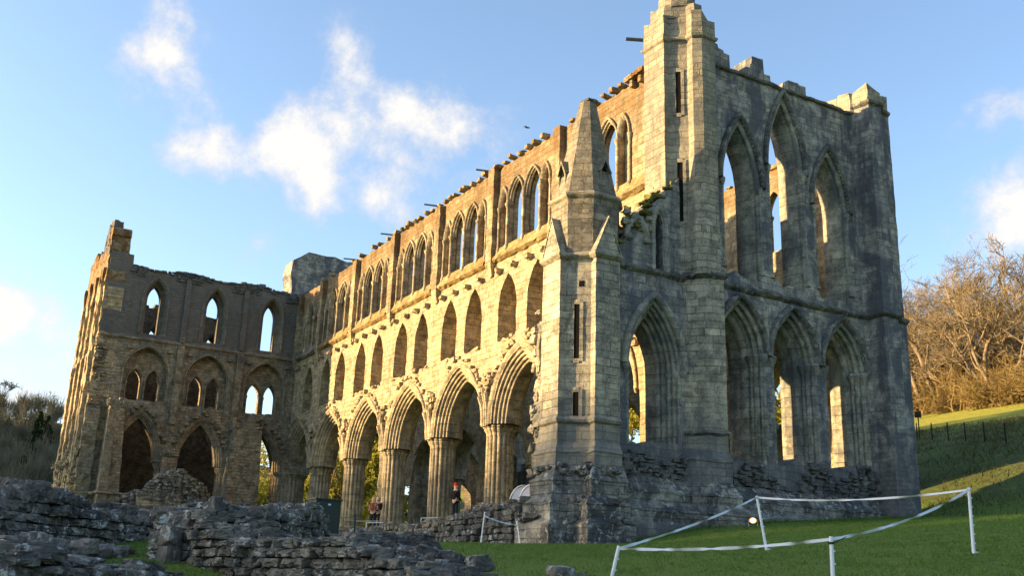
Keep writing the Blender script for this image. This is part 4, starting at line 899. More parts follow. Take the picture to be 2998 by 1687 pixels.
rubble_wall('rubble_wall', 'low heap of pale lichened wall footings at the very bottom left', 'ruined wall', PT([(-60, 1626, 12.6), (40, 1632, 13.0), (120, 1650, 13.5), (215, 1660, 14.0), (330, 1668, 14.6), (380, 1690, 15.0)]), 1.1, M_RUB, (.36, .13), zb=.6, topn=.03)
w2 = rubble_wall('rubble_wall', 'short dark wall end with an upright dressed jamb beside the grass gap', 'ruined wall', PT([(522, 1512, 17.2), (534, 1504, 17.3), (575, 1488, 17.5), (640, 1494, 17.8), (700, 1498, 18.2)]), .9, M_RUB, (.24, .15), topn=.03)
mb = MB(); C, S = [], []
a, b = at(497, 1600, 16.9), at(622, 1600, 17.2)
for z in np.arange(1.4, 2.36, .28): C.append((a[0], a[1], z)); S.append((.24, .28, .28))
for z in np.arange(1.4, 2.7, .42): C.append((b[0] + .22, b[1] - .1, z)); S.append((.2, .30, .42))
add_stones(mb, C, S, np.full(len(C), 1.9), .035, .02, 1); mb.build('door_jamb', M_RUB, w2)
rubble_wall('rubble_wall', 'thick broken rubble wall running toward the viewer in the bottom centre', 'ruined wall', PT([(672, 1508, 17.0), (705, 1536, 16.6), (735, 1566, 16.2), (790, 1598, 15.8), (917, 1594, 15.2), (1041, 1592, 14.4), (1150, 1596, 13.8), (1210, 1612, 13.3), (1270, 1636, 12.9), (1310, 1660, 12.6), (1335, 1690, 12.3)]), 1.15, M_RUB2, (.23, .125), topn=.03, rough=.09)
rubble_wall('rubble_wall', 'heaped dark rubble wall running behind and left of the green cabinet', 'ruined wall', PT([(640, 1498, 21.5), (700, 1500, 22.3), (760, 1500, 24), (830, 1498, 25.4), (880, 1500, 26.2)]), 1.4, M_RUB, (.28, .14))
rubble_wall('rubble_wall', 'broken bank of rubble directly below the green cabinet', 'ruined wall', PT([(820, 1575, 25), (900, 1588, 26.5), (1010, 1590, 29), (1060, 1590, 31)]), 1.3, M_RUB, (.28, .14), topn=.03)
rubble_wall('aisle_footing', 'low footing of the lost aisle wall in front of the arcade columns', 'ruined wall', [(-2.4, -4.9, 4.45), (-6, -4.95, 4.4), (-8, -4.9, 4.15), (-11, -4.9, 4.05), (-16, -4.9, 4.1), (-22, -4.95, 4.05)], 1.1, M_RUB2, (.36, .2))
rubble_wall('rubble_heap', 'heap of loose stones on the footing beside the corner turret', 'rubble heap', [(-3.4, -4.0, 4.6), (-6, -3.6, 4.7), (-7.8, -3.6, 4.65), (-9.6, -3.4, 4.4)], 1.3, M_RUB2, (.4, .26), rough=.14, zb=4.0)
rubble_wall('rubble_wall', 'low dark rubble footing between the cabinet and the arcade', 'ruined wall', PT([(1030, 1560, 34), (1100, 1566, 35), (1180, 1568, 36), (1260, 1572, 36)]), .8, M_RUB, (.34, .18), topn=.04)
pt = PT([(345, 1478, 70.2), (370, 1452, 70), (420, 1442, 70), (455, 1410, 70), (480, 1385, 70), (525, 1378, 70), (545, 1400, 70), (585, 1440, 70.5), (608, 1462, 71)])
rubble_wall('chapel_stump', 'pyramid-shaped stump of chapel masonry below the side arm windows', 'wall stump', pt, 1.6, M_RUB2, (.4, .22), zb=3.5)
mb = MB(); a, b = at(405, 1470, 69.0), at(545, 1470, 69.0); a2, b2 = at(400, 1440, 69.2), at(530, 1446, 69.2)
mb.add([(a[0], a[1], 3.8), (b[0], b[1], 3.8), (b2[0], b2[1], b2[2]), (a2[0], a2[1], a2[2]), (a[0] - 1, a[1] + .3, 3.8), (b[0] - 1, b[1] + .3, 3.8), (b2[0] - 1, b2[1] + .3, b2[2]), (a2[0] - 1, a2[1] + .3, a2[2])], [(0, 1, 2, 3), (3, 2, 6, 7), (0, 3, 7, 4), (1, 5, 6, 2)]); tag(mb.build('chapel_footing', M_TRAN, None), 'squared block of dressed stone in front of the pyramid-shaped stump', 'wall stump')
# a rounded stone on the lawn
p = hit(1641, 1686); mb = MB(); z0 = g1(p[0], p[1]); add_stones(mb, [(p[0], p[1], z0 + .02)], [(.36, .34, .22)], None, .05); add_stones(mb, [(p[0] + .22, p[1] + .2, z0 - .03)], [(.2, .2, .12)], None, .06); tag(mb.build('boulder', M_RUB2, None, True), 'rounded grey stone sunk in the grass at the bottom edge', 'stone')

# ---- green cabinet
M_GREEN = plain('dark_green_paint', (.035, .047, .041), .55, 0, .1, .2); M_WHITE = plain('white_plastic', (.72, .73, .74), .45, 0, 0, .06); M_BLACK = plain('black_rubber', (.015, .015, .016), .6); M_STEEL = plain('galvanised_steel', (.30, .31, .31), .45, .6)
def local(loc, ang):
    ca, sa = math.cos(ang), math.sin(ang); return lambda x, y, z: (loc[0] + ca * x - sa * y, loc[1] + sa * x + ca * y, loc[2] + z)
def lbox(mb, fr, x0, x1, y0, y1, z0, z1):
    mb.add([fr(x, y, z) for z in (z0, z1) for x, y in ((x0, y0), (x1, y0), (x1, y1), (x0, y1))], [(0, 3, 2, 1), (4, 5, 6, 7), (0, 1, 5, 4), (1, 2, 6, 5), (2, 3, 7, 6), (3, 0, 4, 7)])
p = at(955, 1562, 33); base = (p[0], p[1], p[2]); cab = thing('utility_cabinet', 'dark green metal cabinet standing among the rubble walls', 'utility cabinet', (0, 0, 0))
fr = local(base, math.atan2(.94 * -.34 + .34 * .94, .94 * .94 + .34 * .34) - .34 + .42)      # +x is the front
mb = MB(); lbox(mb, fr, -.62, 0, -.42, .42, 0, 1.0); mb.build('body', M_GREEN, cab)
mb = MB(); lbox(mb, fr, .003, .022, -.38, .38, .05, .95); d_ = mb.build('door', M_GREEN, cab)
mb = MB(); lbox(mb, fr, .024, .06, -.33, -.29, .42, .6); mb.build('handle', M_BLACK, d_)
mb = MB(); lbox(mb, fr, .024, .03, -.02, .07, .84, .89); mb.build('name_plate', M_WHITE, d_)
mb = MB(); mb.add([fr(x, y, 1.002) for x, y in ((-.67, -.46), (.05, -.46), (.05, .46), (-.67, .46))] + [fr(x, y, 1.05) for x, y in ((-.66, -.45), (.04, -.45), (.04, .45), (-.66, .45))] + [fr(-.3, -.4, 1.08), fr(-.3, .4, 1.08)], [(0, 1, 5, 4), (1, 2, 6, 5), (2, 3, 7, 6), (3, 0, 4, 7), (0, 3, 2, 1), (4, 5, 8), (5, 6, 9, 8), (6, 7, 9), (7, 4, 8, 9)]); mb.build('lid', M_GREEN, cab)
mb = MB(); lbox(mb, fr, -.66, .03, -.45, .45, -.9, -.002); mb.build('plinth', M_RUB2, cab)
mb = MB(); mb.tube([fr(-.3, -.43, .95), fr(-.34, -.46, .7), fr(-.28, -.47, .5), fr(-.36, -.46, .25)], [.012] * 4, 5); mb.build('cable', M_BLACK, cab)
# green wire fence by the cabinet
wf = thing('wire_fence', 'two thin green posts with a wire beside the green cabinet', 'fence'); M_PG = plain('green_post_paint', (.02, .05, .045), .5)
tops = []
for (x0, y0_, x1, y1_, d) in ((964, 1509, 958, 1566, 31.5), (1041, 1507, 1038, 1566, 33)):
    a, b = at(x0, y0_, d), at(x1, y1_, d); mb = MB(); mb.tube([b - np.array((0, 0, .5)), a], [.03, .03], 6); mb.build('post', M_PG, wf); tops.append(a)
mb = MB(); mb.tube([tops[0] - np.array((0, 0, .07)), (tops[0] + tops[1]) / 2 - np.array((0, 0, .1)), tops[1] - np.array((0, 0, .07))], [.008] * 3, 4); mb.build('wire', M_PG, wf)
a = at(924, 1543, 31); mb = MB(); mb.tube([a - np.array((0, 0, .8)), a], [.035, .03], 7); mb.tube([a - rt * .09, a + rt * .07], [.03, .03], 6); tag(mb.build('standpipe', M_STEEL, None), 'short grey standpipe with a cross top in front of the green cabinet', 'standpipe')

# ---- white posts and barrier tape
M_TAPE = plain('white_tape', (.64, .65, .66), .5, 0, 0, .05)
def tape_post(px0, py0, px1, py1, d, label, group, w=.026, extra=False):
    top_, foot = at(px0, py0, d), at(px1, py1, d); dirn = top_ - foot; 
    k = 0
    while foot[2] > g1(foot[0], foot[1]) and k < 60: foot = foot - dirn / np.linalg.norm(dirn) * .05; k += 1
    o = thing('tape_post', label, 'post', tuple(foot), group)
    rel = top_ - foot; L = np.linalg.norm(rel)
    mb = MB(); mb.tube([-rel / L * .15, rel * .5, rel], [w, w * .9, w * .85], 8); mb.build('shaft', M_WHITE, o)
    for q in np.linspace(.18, .97, 7):
        c = rel * q; mb = MB(); mb.tube([c, c + rt * w * 1.5 + np.array((0, 0, .012))], [.013, .010], 6); mb.build('lug', M_WHITE, o)
    mb = MB(); mb.tube([np.array((0, 0, .06)), rt * .09 + np.array((0, 0, .055))], [.015, .012], 6); mb.build('foot_step', M_WHITE, o)
    if extra:
        for q in (.93, .45): mb = MB(); c = rel * q; mb.lathe(c[0], c[1], [(w * 1.25, c[2] - .012), (w * 1.25, c[2] + .012)], 8); mb.tube([c + rt * w, c + rt * .17 + np.array((0, 0, .07 if q > .9 else -.02))], [.006, .004], 5); mb.build('black_tie', M_BLACK, o)
    return top_, foot
G1 = 'white posts of the large tape enclosure'
A_, A0 = tape_post(1812, 1600, 1785, 1720, 13, 'leaning white tape post at the left corner of the large enclosure', G1)
B_, B0 = tape_post(2215, 1453, 2244, 1611, 20.6, 'white tape post at the back corner of the large enclosure, beside the glowing lamp', G1)
C_, C0 = tape_post(2836, 1429, 2851, 1621, 17, 'white tape post at the right corner of the large enclosure, against the bank', G1)
D_, D0 = tape_post(2433, 1572, 2440, 1720, 12, 'white tape post nearest the viewer, with black ties', G1, .026, True)
def tape(a, b, sag, turns, label, group, w=.036, off=.03):
    n = 90; mb = MB(); rows = [[], []]; ax = (b - a) / np.linalg.norm(b - a); s1 = np.cross(ax, (0, 0, 1)); s1 /= np.linalg.norm(s1); s2 = np.cross(s1, ax)
    ph = rng.uniform(0, 3)
    for t in np.linspace(0, 1, n):
        p = a + (b - a) * t - np.array((0, 0, sag * 4 * t * (1 - t) + off)); an = .75 * math.sin(t * turns * 2.6 + ph) + .35 * math.sin(t * turns * 6.1 + 2 * ph); v = (s2 * math.cos(an) + s1 * math.sin(an)) * w / 2
        rows[0].append(p - v); rows[1].append(p + v)
    mb.ngrid(rows); o = mb.build('barrier_tape', M_TAPE, None); tag(o, label, 'barrier tape', group)
G2_ = 'white tapes of the large enclosure'
tape(A_, B_, .06, 9, 'white tape rising from the leaning left post to the post beside the lamp', G2_); tape(B_, C_, .10, 6, 'white tape along the back of the enclosure, across the turret base', G2_); tape(C_, D_, .10, 8, 'white tape falling from the right post to the nearest post', G2_); tape(D_, A_, .05, 9, 'white tape along the near side between the nearest and leaning posts', G2_)
G3 = 'white posts of the small tape enclosure'
E_, _ = tape_post(1419, 1500, 1406, 1606, 31, 'leaning white post in front of the loose stone heap', G3, .022); F_, _ = tape_post(1513, 1527, 1524, 1607, 32, 'shorter white post against the corner turret plinth', G3, .022)
tape(E_, F_, .04, 5, 'short white tape between the two posts near the corner turret', None, .05, .12)
a, b = at(1015, 1526, 45), at(1108, 1527, 46); tape(a, b, .01, 2, 'short yellowish white tape beside the people under the arches', None, .04, 0)
for px in (1073, 1232):
    a = at(px, 1532, 45); a0 = np.array((a[0], a[1], g1(a[0], a[1]))); o = thing('barrier_post', 'small white barrier frame beside the bald person' if px == 1073 else 'small white barrier frame between the arcade columns', 'barrier', tuple(a0)); h = max(.6, a[2] - a0[2])
    mb = MB(); mb.tube([(0, 0, 0), (0, 0, h)], [.022, .022], 6); mb.build('upright', M_WHITE, o); mb = MB(); mb.tube([(0, 0, h), tuple(rt * .7 + np.array((0, 0, h)))], [.02, .02], 6); mb.build('rail', M_WHITE, o)

# ---- ground floodlight
p = hit(2205, 1545); fl = thing('floodlight', 'small lit floodlight on the lawn below the gable wall', 'floodlight', tuple(p)); M_EM = bpy.data.materials.new('lamp_glow'); M_EM.use_nodes = True; bs = M_EM.node_tree.nodes['Principled BSDF']; bs.inputs['Emission Color'].default_value = (1, .62, .24, 1); bs.inputs['Emission Strength'].default_value = 1.3; bs.inputs['Base Color'].default_value = (.8, .8, .8, 1)
c_ = (CAM - p); c_[2] = 0; c_ /= np.linalg.norm(c_)
fr = local((0, 0, 0), math.atan2(c_[1], c_[0])); mb = MB(); lbox(mb, fr, -.10, .05, -.13, .13, .10, .32); mb.build('housing', M_BLACK, fl)
mb = MB(); lbox(mb, fr, -.06, -.02, -.16, -.13, -.05, .25); lbox(mb, fr, -.06, -.02, .13, .16, -.05, .25); mb.build('bracket', M_STEEL, fl)
mb = MB(); rows = [[fr(.052 + q[1], q[0] * math.cos(t), .21 + q[0] * .85 * math.sin(t)) for t in np.linspace(0, 6.283, 16, endpoint=False)] for q in ((.085, 0), (.06, .02), (.01, .03))]; mb.ngrid(rows, True); mb.build('lens', M_EM, fl)
M_RIM = bpy.data.materials.new('lamp_rim_glow'); M_RIM.use_nodes = True; bs = M_RIM.node_tree.nodes['Principled BSDF']; bs.inputs['Emission Color'].default_value = (1, .42, .1, 1); bs.inputs['Emission Strength'].default_value = .35; bs.inputs['Base Color'].default_value = (.5, .3, .2, 1)
mb = MB(); rows = [[fr(.051 + q[1], q[0] * math.cos(t), .21 + q[0] * .8 * math.sin(t)) for t in np.linspace(0, 6.283, 18, endpoint=False)] for q in ((.122, .02), (.115, .0), (.084, -.002))]; mb.ngrid(rows, True); mb.build('reflector', M_RIM, fl)

# ---- clear plastic tunnel inside the choir
p = at(1562, 1440, 46); mt_ = NT('clear_plastic'); mt_.b.inputs['Base Color'].default_value = (.22, .25, .33, 1); mt_.b.inputs['Roughness'].default_value = .35; mt_.b.inputs['Specular IOR Level'].default_value = .5
mt_.b.inputs['Transmission Weight'].default_value = .25
tn = thing('plastic_shelter', 'arched shelter of pale plastic sheet beside the corner turret, inside the arcade', 'shelter', (p[0], p[1], 4.7)); rows = []
for x in np.linspace(-.8, .8, 7): rows.append([(x, 0.8 * math.cos(t) + rng.normal(0, .02), 1.45 * math.sin(t) ** .8 + rng.normal(0, .02)) for t in np.linspace(0.001, math.pi - .001, 16)])
mb = MB(); mb.ngrid(rows); mb.build('sheet', mt_.m, tn, True)
for x in (-.82, 0, .82): mb = MB(); mb.tube([(x, 0.83 * math.cos(t), 1.5 * abs(math.sin(t)) ** .8) for t in np.linspace(0, math.pi, 14)], [.03] * 14, 5); mb.build('hoop', M_WHITE, tn)

# ---- people under the arches
M_SKIN = plain('skin', (.52, .32, .24), .55, 0, 0, .08)
def skin_mesh(name, chains, mat, parent, sub=1):
    """chains of (point, radius): one continuous surface grown with a Skin modifier"""
    V, Ed, R, key = [], [], [], {}
    for ch in chains:
        last = None
        for pnt, r_ in ch:
            k = tuple(np.round(pnt, 4))
            if k not in key: key[k] = len(V); V.append(pnt); R.append(r_)
            if last is not None: Ed.append((last, key[k]))
            last = key[k]
    me = bpy.data.meshes.new(name); me.from_pydata([tuple(map(float, v)) for v in V], Ed, []); o = bpy.data.objects.new(name, me); COL.objects.link(o); o.parent = parent
    md = o.modifiers.new('skin', 'SKIN'); md.use_smooth_shade = True
    for i, v in enumerate(me.skin_vertices[0].data): v.radius = (R[i], R[i]); v.use_root = (i == 0)
    s_ = o.modifiers.new('sub', 'SUBSURF'); s_.levels = sub; s_.render_levels = sub
    me.materials.append(mat); return o
def person(loc, ang, label, top_col, leg_col, hat=None, hair=None, arm=0.25, sleeve=True):
    o = thing('person', label, 'person', tuple(loc)); o.rotation_euler = (0, 0, ang)     # faces local +x
    hip, ch, nk = (0, 0, .95), (.01, 0, 1.30), (.0, 0, 1.50); chains = [[(hip, .13), ((0, 0, 1.12), .125), (ch, .15), (nk, .055), ((.02, 0, 1.60), .085), ((.025, 0, 1.68), .095), ((.02, 0, 1.75), .06)]]
    torso = [[(hip, .15), ((0, 0, 1.12), .145), (ch, .17), ((0, 0, 1.45), .085)]]; legs = []; hands = []
    for s in (-1, 1):
        kn = (.03, s * .10, .50); an = (-.02, s * .11, .08); legs.append([(hip, .14), ((0, s * .09, .86), .095), (kn, .07), (an, .055)])
        chains.append([(hip, .13), ((0, s * .09, .86), .085), (kn, .055), (an, .04), ((.13, s * .12, .035), .035)])
        sh, el = (0, s * .19, 1.40), (arm * .15 - .03, s * .24, 1.12); wr = (arm * .85 + .02, s * .2, 1.12 - .25 * (1 - arm) + arm * .1); chains.append([(ch, .15), (sh, .065), (el, .045), (wr, .03), tuple([(wr[0] + .06, wr[1], wr[2] - .03), .035])])
        torso.append([(ch, .17), (sh, .085), (el, .065), (wr, .045)] if sleeve else [(ch, .17), (sh, .085), (tuple((np.array(sh) + np.array(el)) / 2), .07)])
        pm = np.array((wr[0] + .06, wr[1], wr[2] - .03))
        for f in range(4): chains.append([(tuple(pm), .035), (tuple(pm + np.array((.045, (f - 1.5) * .02, -.02 - .004 * abs(f - 1.5)))), .009), (tuple(pm + np.array((.075 - .006 * abs(f - 1.4), (f - 1.5) * .022, -.045))), .008)])
        chains.append([(tuple(pm), .035), (tuple(pm + np.array((.02, -s * .045, .005))), .010), (tuple(pm + np.array((.05, -s * .055, -.01))), .009)])
    chains.append([((.025, 0, 1.68), .095), ((.125, 0, 1.655), .018)])       # nose
    for s in (-1, 1): chains.append([((.025, 0, 1.68), .095), ((.01, s * .10, 1.665), .02)])     # ears
    skin_mesh('body', chains, M_SKIN, o); skin_mesh('jacket', torso, top_col, o); skin_mesh('trousers', legs, leg_col, o)
    mb = MB()
    for s in (-1, 1): add_stones(mb, [(.05, s * .115, .045)], [(.28, .10, .10)], None, .02, .0)
    mb.build('shoes', M_BLACK, o, True)
    mb = MB()
    for s in (-1, 1): add_stones(mb, [(.112, s * .036, 1.685)], [(.02, .022, .016)], None, .0, .0)
    add_stones(mb, [(.108, 0, 1.612)], [(.02, .05, .012)], None, 0, 0); mb.build('eyes_and_mouth', M_BLACK, o)
    if hat is not None:
        mb = MB(); mb.lathe(.015, 0, [(.115, 1.69), (.122, 1.72), (.112, 1.77), (.085, 1.81), (.03, 1.835)], 14); mb.build('hat', hat, o, True)
    if hair is not None:
        mb = MB(); mb.lathe(-.005, 0, [(.103, 1.66), (.112, 1.70), (.100, 1.75), (.07, 1.785), (.02, 1.80)], 14); mb.build('hair', hair, o, True)
    return o
M_RED = plain('red_wool', (.55, .03, .02), .9); M_NAVY = plain('black_coat', (.012, .012, .016), .9); M_DENIM = plain('dark_trousers', (.03, .035, .05), .9); M_VEST = plain('brown_vest', (.22, .07, .045), .9); M_GREY = plain('grey_hair', (.38, .34, .30), .8)
def stand(px, d): a = at(px, 1500, d); return (a[0], a[1], g1(a[0], a[1]))
person(stand(1331, 50), 1.9, 'person in a red hat and black coat beside a fluted column', M_NAVY, M_DENIM, hat=M_RED)
person(stand(1092, 56.5), 2.3, 'person with pale thin hair in a reddish brown vest in front of the bushes', M_VEST, M_DENIM, hair=None, arm=.5, sleeve=False)
person(stand(1105, 57.5), -.9, 'person in a dark coat half hidden by a column, facing the person in the vest', M_NAVY, M_DENIM, hair=M_GREY, arm=.6)

# ---- bird
p = at(1543, 374, 75); bd = thing('bird', 'small dark bird gliding in the blue sky above the clerestory', 'bird', tuple(p)); bd.rotation_euler = (.25, .3, .6)
mb = MB(); mb.tube([(-.28, 0, 0), (-.12, 0, .02), (.05, 0, .03), (.18, 0, .03), (.25, 0, .02)], [.012, .05, .07, .045, .01], 7)
for s in (-1, 1): mb.add([(.12, s * .04, .04), (.06, s * .3, .12), (-.06, s * .62, .06), (-.10, s * .3, .08), (-.08, s * .04, .03), (.05, s * .3, .10)], [(0, 1, 3, 4), (1, 2, 3), (0, 4, 3, 5)])
mb.add([(-.22, -.02, .0), (-.22, .02, 0), (-.4, .09, 0), (-.4, -.09, 0)], [(0, 1, 2, 3)]); mb.build('feathered_body', M_BLACK, bd)

# ---- hillside furniture
M_WOODD = plain('dark_wood', (.03, .03, .026), .9); M_WOODP = plain('pale_wood', (.62, .54, .36), .8)
for i, (px, py) in enumerate(((2686, 1287), (2730, 1290), (2777, 1292), (2828, 1295), (2884, 1297), (2946, 1300))):
    p = hit(px, py); mb = MB(); v = np.array((0, 0, 1.15)); mb.tube([(p - v * .2), p + v * .9, p + v], [.045, .042, .02], 7); tag(mb.build('fence_post', M_WOODD, None), 'thin dark fence post on the grass slope, one of an evenly spaced line', 'fence post', 'fence posts across the hillside')
p = hit(2693, 1287); sg_ = thing('waymark_sign', 'small square sign on a post behind the leftmost fence posts', 'sign', tuple(p)); mb = MB(); mb.tube([(0, 0, -.3), (0, 0, 1.7)], [.04, .04], 6); mb.build('post', M_WOODD, sg_)
fr = local((0, 0, 0), math.atan2(CAM[1] - p[1], CAM[0] - p[0])); mb = MB(); lbox(mb, fr, .04, .07, -.22, .22, 1.45, 1.9); mb.build('sign_board', M_WOODD, sg_)
p = hit(2880, 1192); bn = thing('bench', 'pale wooden bench at the edge of the wood above the meadow', 'bench', tuple(p)); fr = local((0, 0, 0), math.atan2(CAM[1] - p[1], CAM[0] - p[0]))
mb = MB(); lbox(mb, fr, -.25, .25, -.95, .95, .42, .48); mb.build('seat', M_WOODP, bn); mb = MB(); lbox(mb, fr, -.30, -.25, -.95, .95, .55, .85); mb.build('backrest', M_WOODP, bn)
for s in (-.85, .78): mb = MB(); lbox(mb, fr, -.3, .22, s, s + .08, -.1, .42); lbox(mb, fr, -.3, -.24, s, s + .08, .42, .85); mb.build('leg', M_WOODP, bn)

# ================================================================== PLANTS
def leaf_mat(name, c1, c2, tr=.25):
    m = NT(name); pos = m.n('ShaderNodeNewGeometry').outputs['Position']; c = m.mix(m.noise(pos, .8, 4, .7), c1, c2); m.l(c, m.b.inputs['Base Color']); m.b.inputs['Roughness'].default_value = .7
    t = m.n('ShaderNodeBsdfTranslucent'); m.l(c, t.inputs[0]); mx = m.n('ShaderNodeMixShader'); mx.inputs[0].default_value = tr; m.l(m.b.outputs[0], mx.inputs[1]); m.l(t.outputs[0], mx.inputs[2]); m.l(mx.outputs[0], m.out.inputs[0]); return m.m
M_BARK = plain('bark', (.19, .145, .095), .95, 0, .3, .35); M_TWIG = leaf_mat('bare_twigs', (.16, .118, .065), (.215, .165, .095), .1); M_TWIGD = leaf_mat('grey_brown_twigs', (.13, .115, .075), (.17, .15, .085), .1)
M_SCRUB = leaf_mat('golden_scrub', (.16, .105, .04), (.215, .155, .052), .15); M_LEAF = leaf_mat('spring_leaves', (.24, .25, .03), (.36, .31, .05), .35); M_CON = leaf_mat('conifer_needles', (.012, .028, .012), (.025, .045, .016), .1); M_BLOS = leaf_mat('white_blossom', (.6, .58, .5), (.75, .73, .66), .2)
def segs_mesh(P0, P1, R0, R1, n=3):
    P0, P1 = np.asarray(P0, float), np.asarray(P1, float); d = P1 - P0; d /= np.linalg.norm(d, axis=1, keepdims=True) + 1e-9
    ref = np.where(np.abs(d[:, 2:3]) < .9, np.array([[0, 0, 1.]]), np.array([[1., 0, 0]])); a = np.cross(d, ref); a /= np.linalg.norm(a, axis=1, keepdims=True); b = np.cross(d, a)
    t = np.linspace(0, 2 * math.pi, n, endpoint=False); ring = a[:, None] * np.cos(t)[None, :, None] + b[:, None] * np.sin(t)[None, :, None]
    A = P0[:, None] + ring * np.asarray(R0)[:, None, None]; B = P1[:, None] + ring * np.asarray(R1)[:, None, None]; m = len(P0)
    V = np.concatenate([A, B], 1).reshape(-1, 3); j = np.arange(n); q = np.stack([j, (j + 1) % n, n + (j + 1) % n, n + j], -1); F = (q[None] + (np.arange(m) * 2 * n)[:, None, None]).reshape(-1, 4); return V, F
def grow(base, d0, L0, r0_, rs, levels=5, kids=(3, 5), spread=.75, up=.18, lenk=.68, wob=.18):
    """returns limb segments as (p0,p1,r0,r1,level)"""
    out = []; st = [(np.array(base, float), np.array(d0, float), L0, r0_, 0)]
    while st:
        p, d, L, r, lv = st.pop(); n = 4 if lv < 2 else (3 if lv < 4 else 2); pts = [p]; dd = d / np.linalg.norm(d)
        for i in range(n):
            dd = dd + rs.normal(0, wob, 3) + np.array((0, 0, up * (.5 if lv else .2))); dd /= np.linalg.norm(dd); q = pts[-1] + dd * L / n; ra, rb = r * (1 - .5 * i / n), r * (1 - .5 * (i + 1) / n)
            if lv == levels: rb = r * .25
            out.append((pts[-1], q, ra, rb, lv)); pts.append(q)
        if lv < levels:
            for c in range(rs.integers(kids[0], kids[1] + 1)):
                t = 1.0 if c == 0 else rs.uniform(.35 if lv else .45, 1.0); i = min(n - 1, int(t * n)); pp = pts[i] + (pts[i + 1] - pts[i]) * (t * n - i) if i < n else pts[-1]
                nd = dd + rs.normal(0, spread, 3); nd[2] = nd[2] * .8 + .1; nd /= np.linalg.norm(nd); st.append((pp, nd, L * lenk * rs.uniform(.75, 1.2), r * rs.uniform(.42, .6), lv + 1))
    return out
def bare_tree(name, loc, h, label, seed, lean=(0, 0), group='bare trees on the sunlit hillside', mat=M_TWIG, levels=5, kids=(3, 4), r=None, twig=.016, cat='tree', spread=.75):
    rs = np.random.default_rng(seed); o = thing(name, label, cat, tuple(loc), group); sg = grow((0, 0, -.3), (lean[0], lean[1], 1), h * .40, r or h * .019, rs, levels, kids, spread, .24, .66, .15)
    tr = [s for s in sg if s[4] <= 1]; cr_ = [s for s in sg if s[4] > 1]
    z = max(s[1][2] for s in sg); k = h / z
    def mk(l, n, nm, mt, lo): V, F = segs_mesh([s[0] for s in l], [s[1] for s in l], [max(s[2], lo) for s in l], [max(s[3], lo * .6) for s in l], n); return mesh_np(nm, V * k, [F], mt, o, n > 4, False)
    mk(tr, 7, 'trunk', M_BARK, .03); mk(cr_, 3, 'crown', mat, twig); return o
def leaf_cloud(C, R, n, size, rs, flat=1.0):
    C = np.asarray(C, float); R = np.asarray(R, float); k = rs.integers(0, len(C), n); v = rs.normal(0, 1, (n, 3)); v /= np.linalg.norm(v, axis=1, keepdims=True); p = C[k] + v * (R[k] * rs.uniform(.35, 1.05, n))[:, None] * np.array((1, 1, flat))
    a = rs.normal(0, 1, (n, 3)); a /= np.linalg.norm(a, axis=1, keepdims=True); b = np.cross(a, rs.normal(0, 1, (n, 3))); b /= np.linalg.norm(b, axis=1, keepdims=True) + 1e-9; s = size * rs.uniform(.6, 1.4, n)[:, None]
    V = np.stack([p - a * s, p + b * s * .5, p + a * s, p - b * s * .5], 1).reshape(-1, 3); return V, np.arange(4 * n).reshape(-1, 4)
def leafy_tree(name, loc, h, w, label, seed, mat=M_LEAF, group='leafy trees beyond the arches', n=3500, size=.28, cat='tree', z0=.15):
    rs = np.random.default_rng(seed); o = thing(name, label, cat, tuple(loc), group); m = 16; t = rs.uniform(0, 6.283, m); zz = rs.uniform(z0, .86, m); rr_ = w * np.sqrt(rs.uniform(0, 1, m)) * np.sqrt(np.clip(1 - ((zz - .45) / .55) ** 2, .05, 1)) * .75
    C = np.column_stack([rr_ * np.cos(t), rr_ * np.sin(t), zz * h]); R = rs.uniform(.16, .3, m) * h * .62
    V, F = leaf_cloud(C, R, n, size, rs); mesh_np('crown', V, [F], mat, o, False, False)
    sg = grow((0, 0, -.4), (0, 0, 1), h * .4, h * .018, rs, 3, (3, 4), .6); V, F = segs_mesh([s[0] for s in sg], [s[1] for s in sg], [s[2] for s in sg], [s[3] for s in sg], 5); mesh_np('trunk', V, [F], M_BARK, o, True, False); return o
def conifer(loc, h, w, label, seed, group='dark conifers on the wooded valley side', n=2200):
    rs = np.random.default_rng(seed); o = thing('conifer', label, 'tree', tuple(loc), group); m = 60; z = rs.uniform(.12, 1, m); t = rs.uniform(0, 6.283, m); r_ = w * (1 - z) * rs.uniform(.4, 1, m); C = np.column_stack([r_ * np.cos(t), r_ * np.sin(t), z * h]); V, F = leaf_cloud(C, .10 * h * (1.15 - z), n, h * .035, rs, .5); mesh_np('crown', V, [F], M_CON, o, False, False)
    mb = MB(); mb.tube([(0, 0, -.5), (0, 0, h * .5), (0, 0, h * .97)], [h * .016, h * .01, .02], 6); mb.build('trunk', M_BARK, o); return o
def zat(px, py, base):   # height above base that a pixel shows at the base's distance
    d = math.hypot(base[0] - CAM[0], base[1] - CAM[1]); return at(px, py, d)[2] - base[2]
RT = [(2752, 1205, 745, (.0, .0), 'tall bare tree with a forked trunk beside the gable turret'), (2838, 1120, 815, (.02, 0), 'slender bare tree with an ivy-dark stem right of the forked tree'), (2932, 1020, 762, (0, 0), 'bare tree with a straight pale trunk high on the skyline'), (2992, 1005, 728, (-.03, 0), 'bare tree at the far right edge of the skyline'), (2690, 1170, 800, (-.1, 0), 'bare tree half hidden behind the gable turret'), (2880, 1090, 830, (.05, 0), 'short bare tree in the gap between two taller bare trees'), (2965, 1080, 870, (0, .05), 'bushy bare tree below the skyline at the right edge'), (2715, 1150, 770, (-.03, 0), 'tall bare tree rising just behind the forked tree'), (2790, 1120, 790, (.03, 0), 'bare tree right behind the forked tree'), (2660, 1190, 840, (0, 0), 'bare tree whose crown shows beside the gable turret edge')]
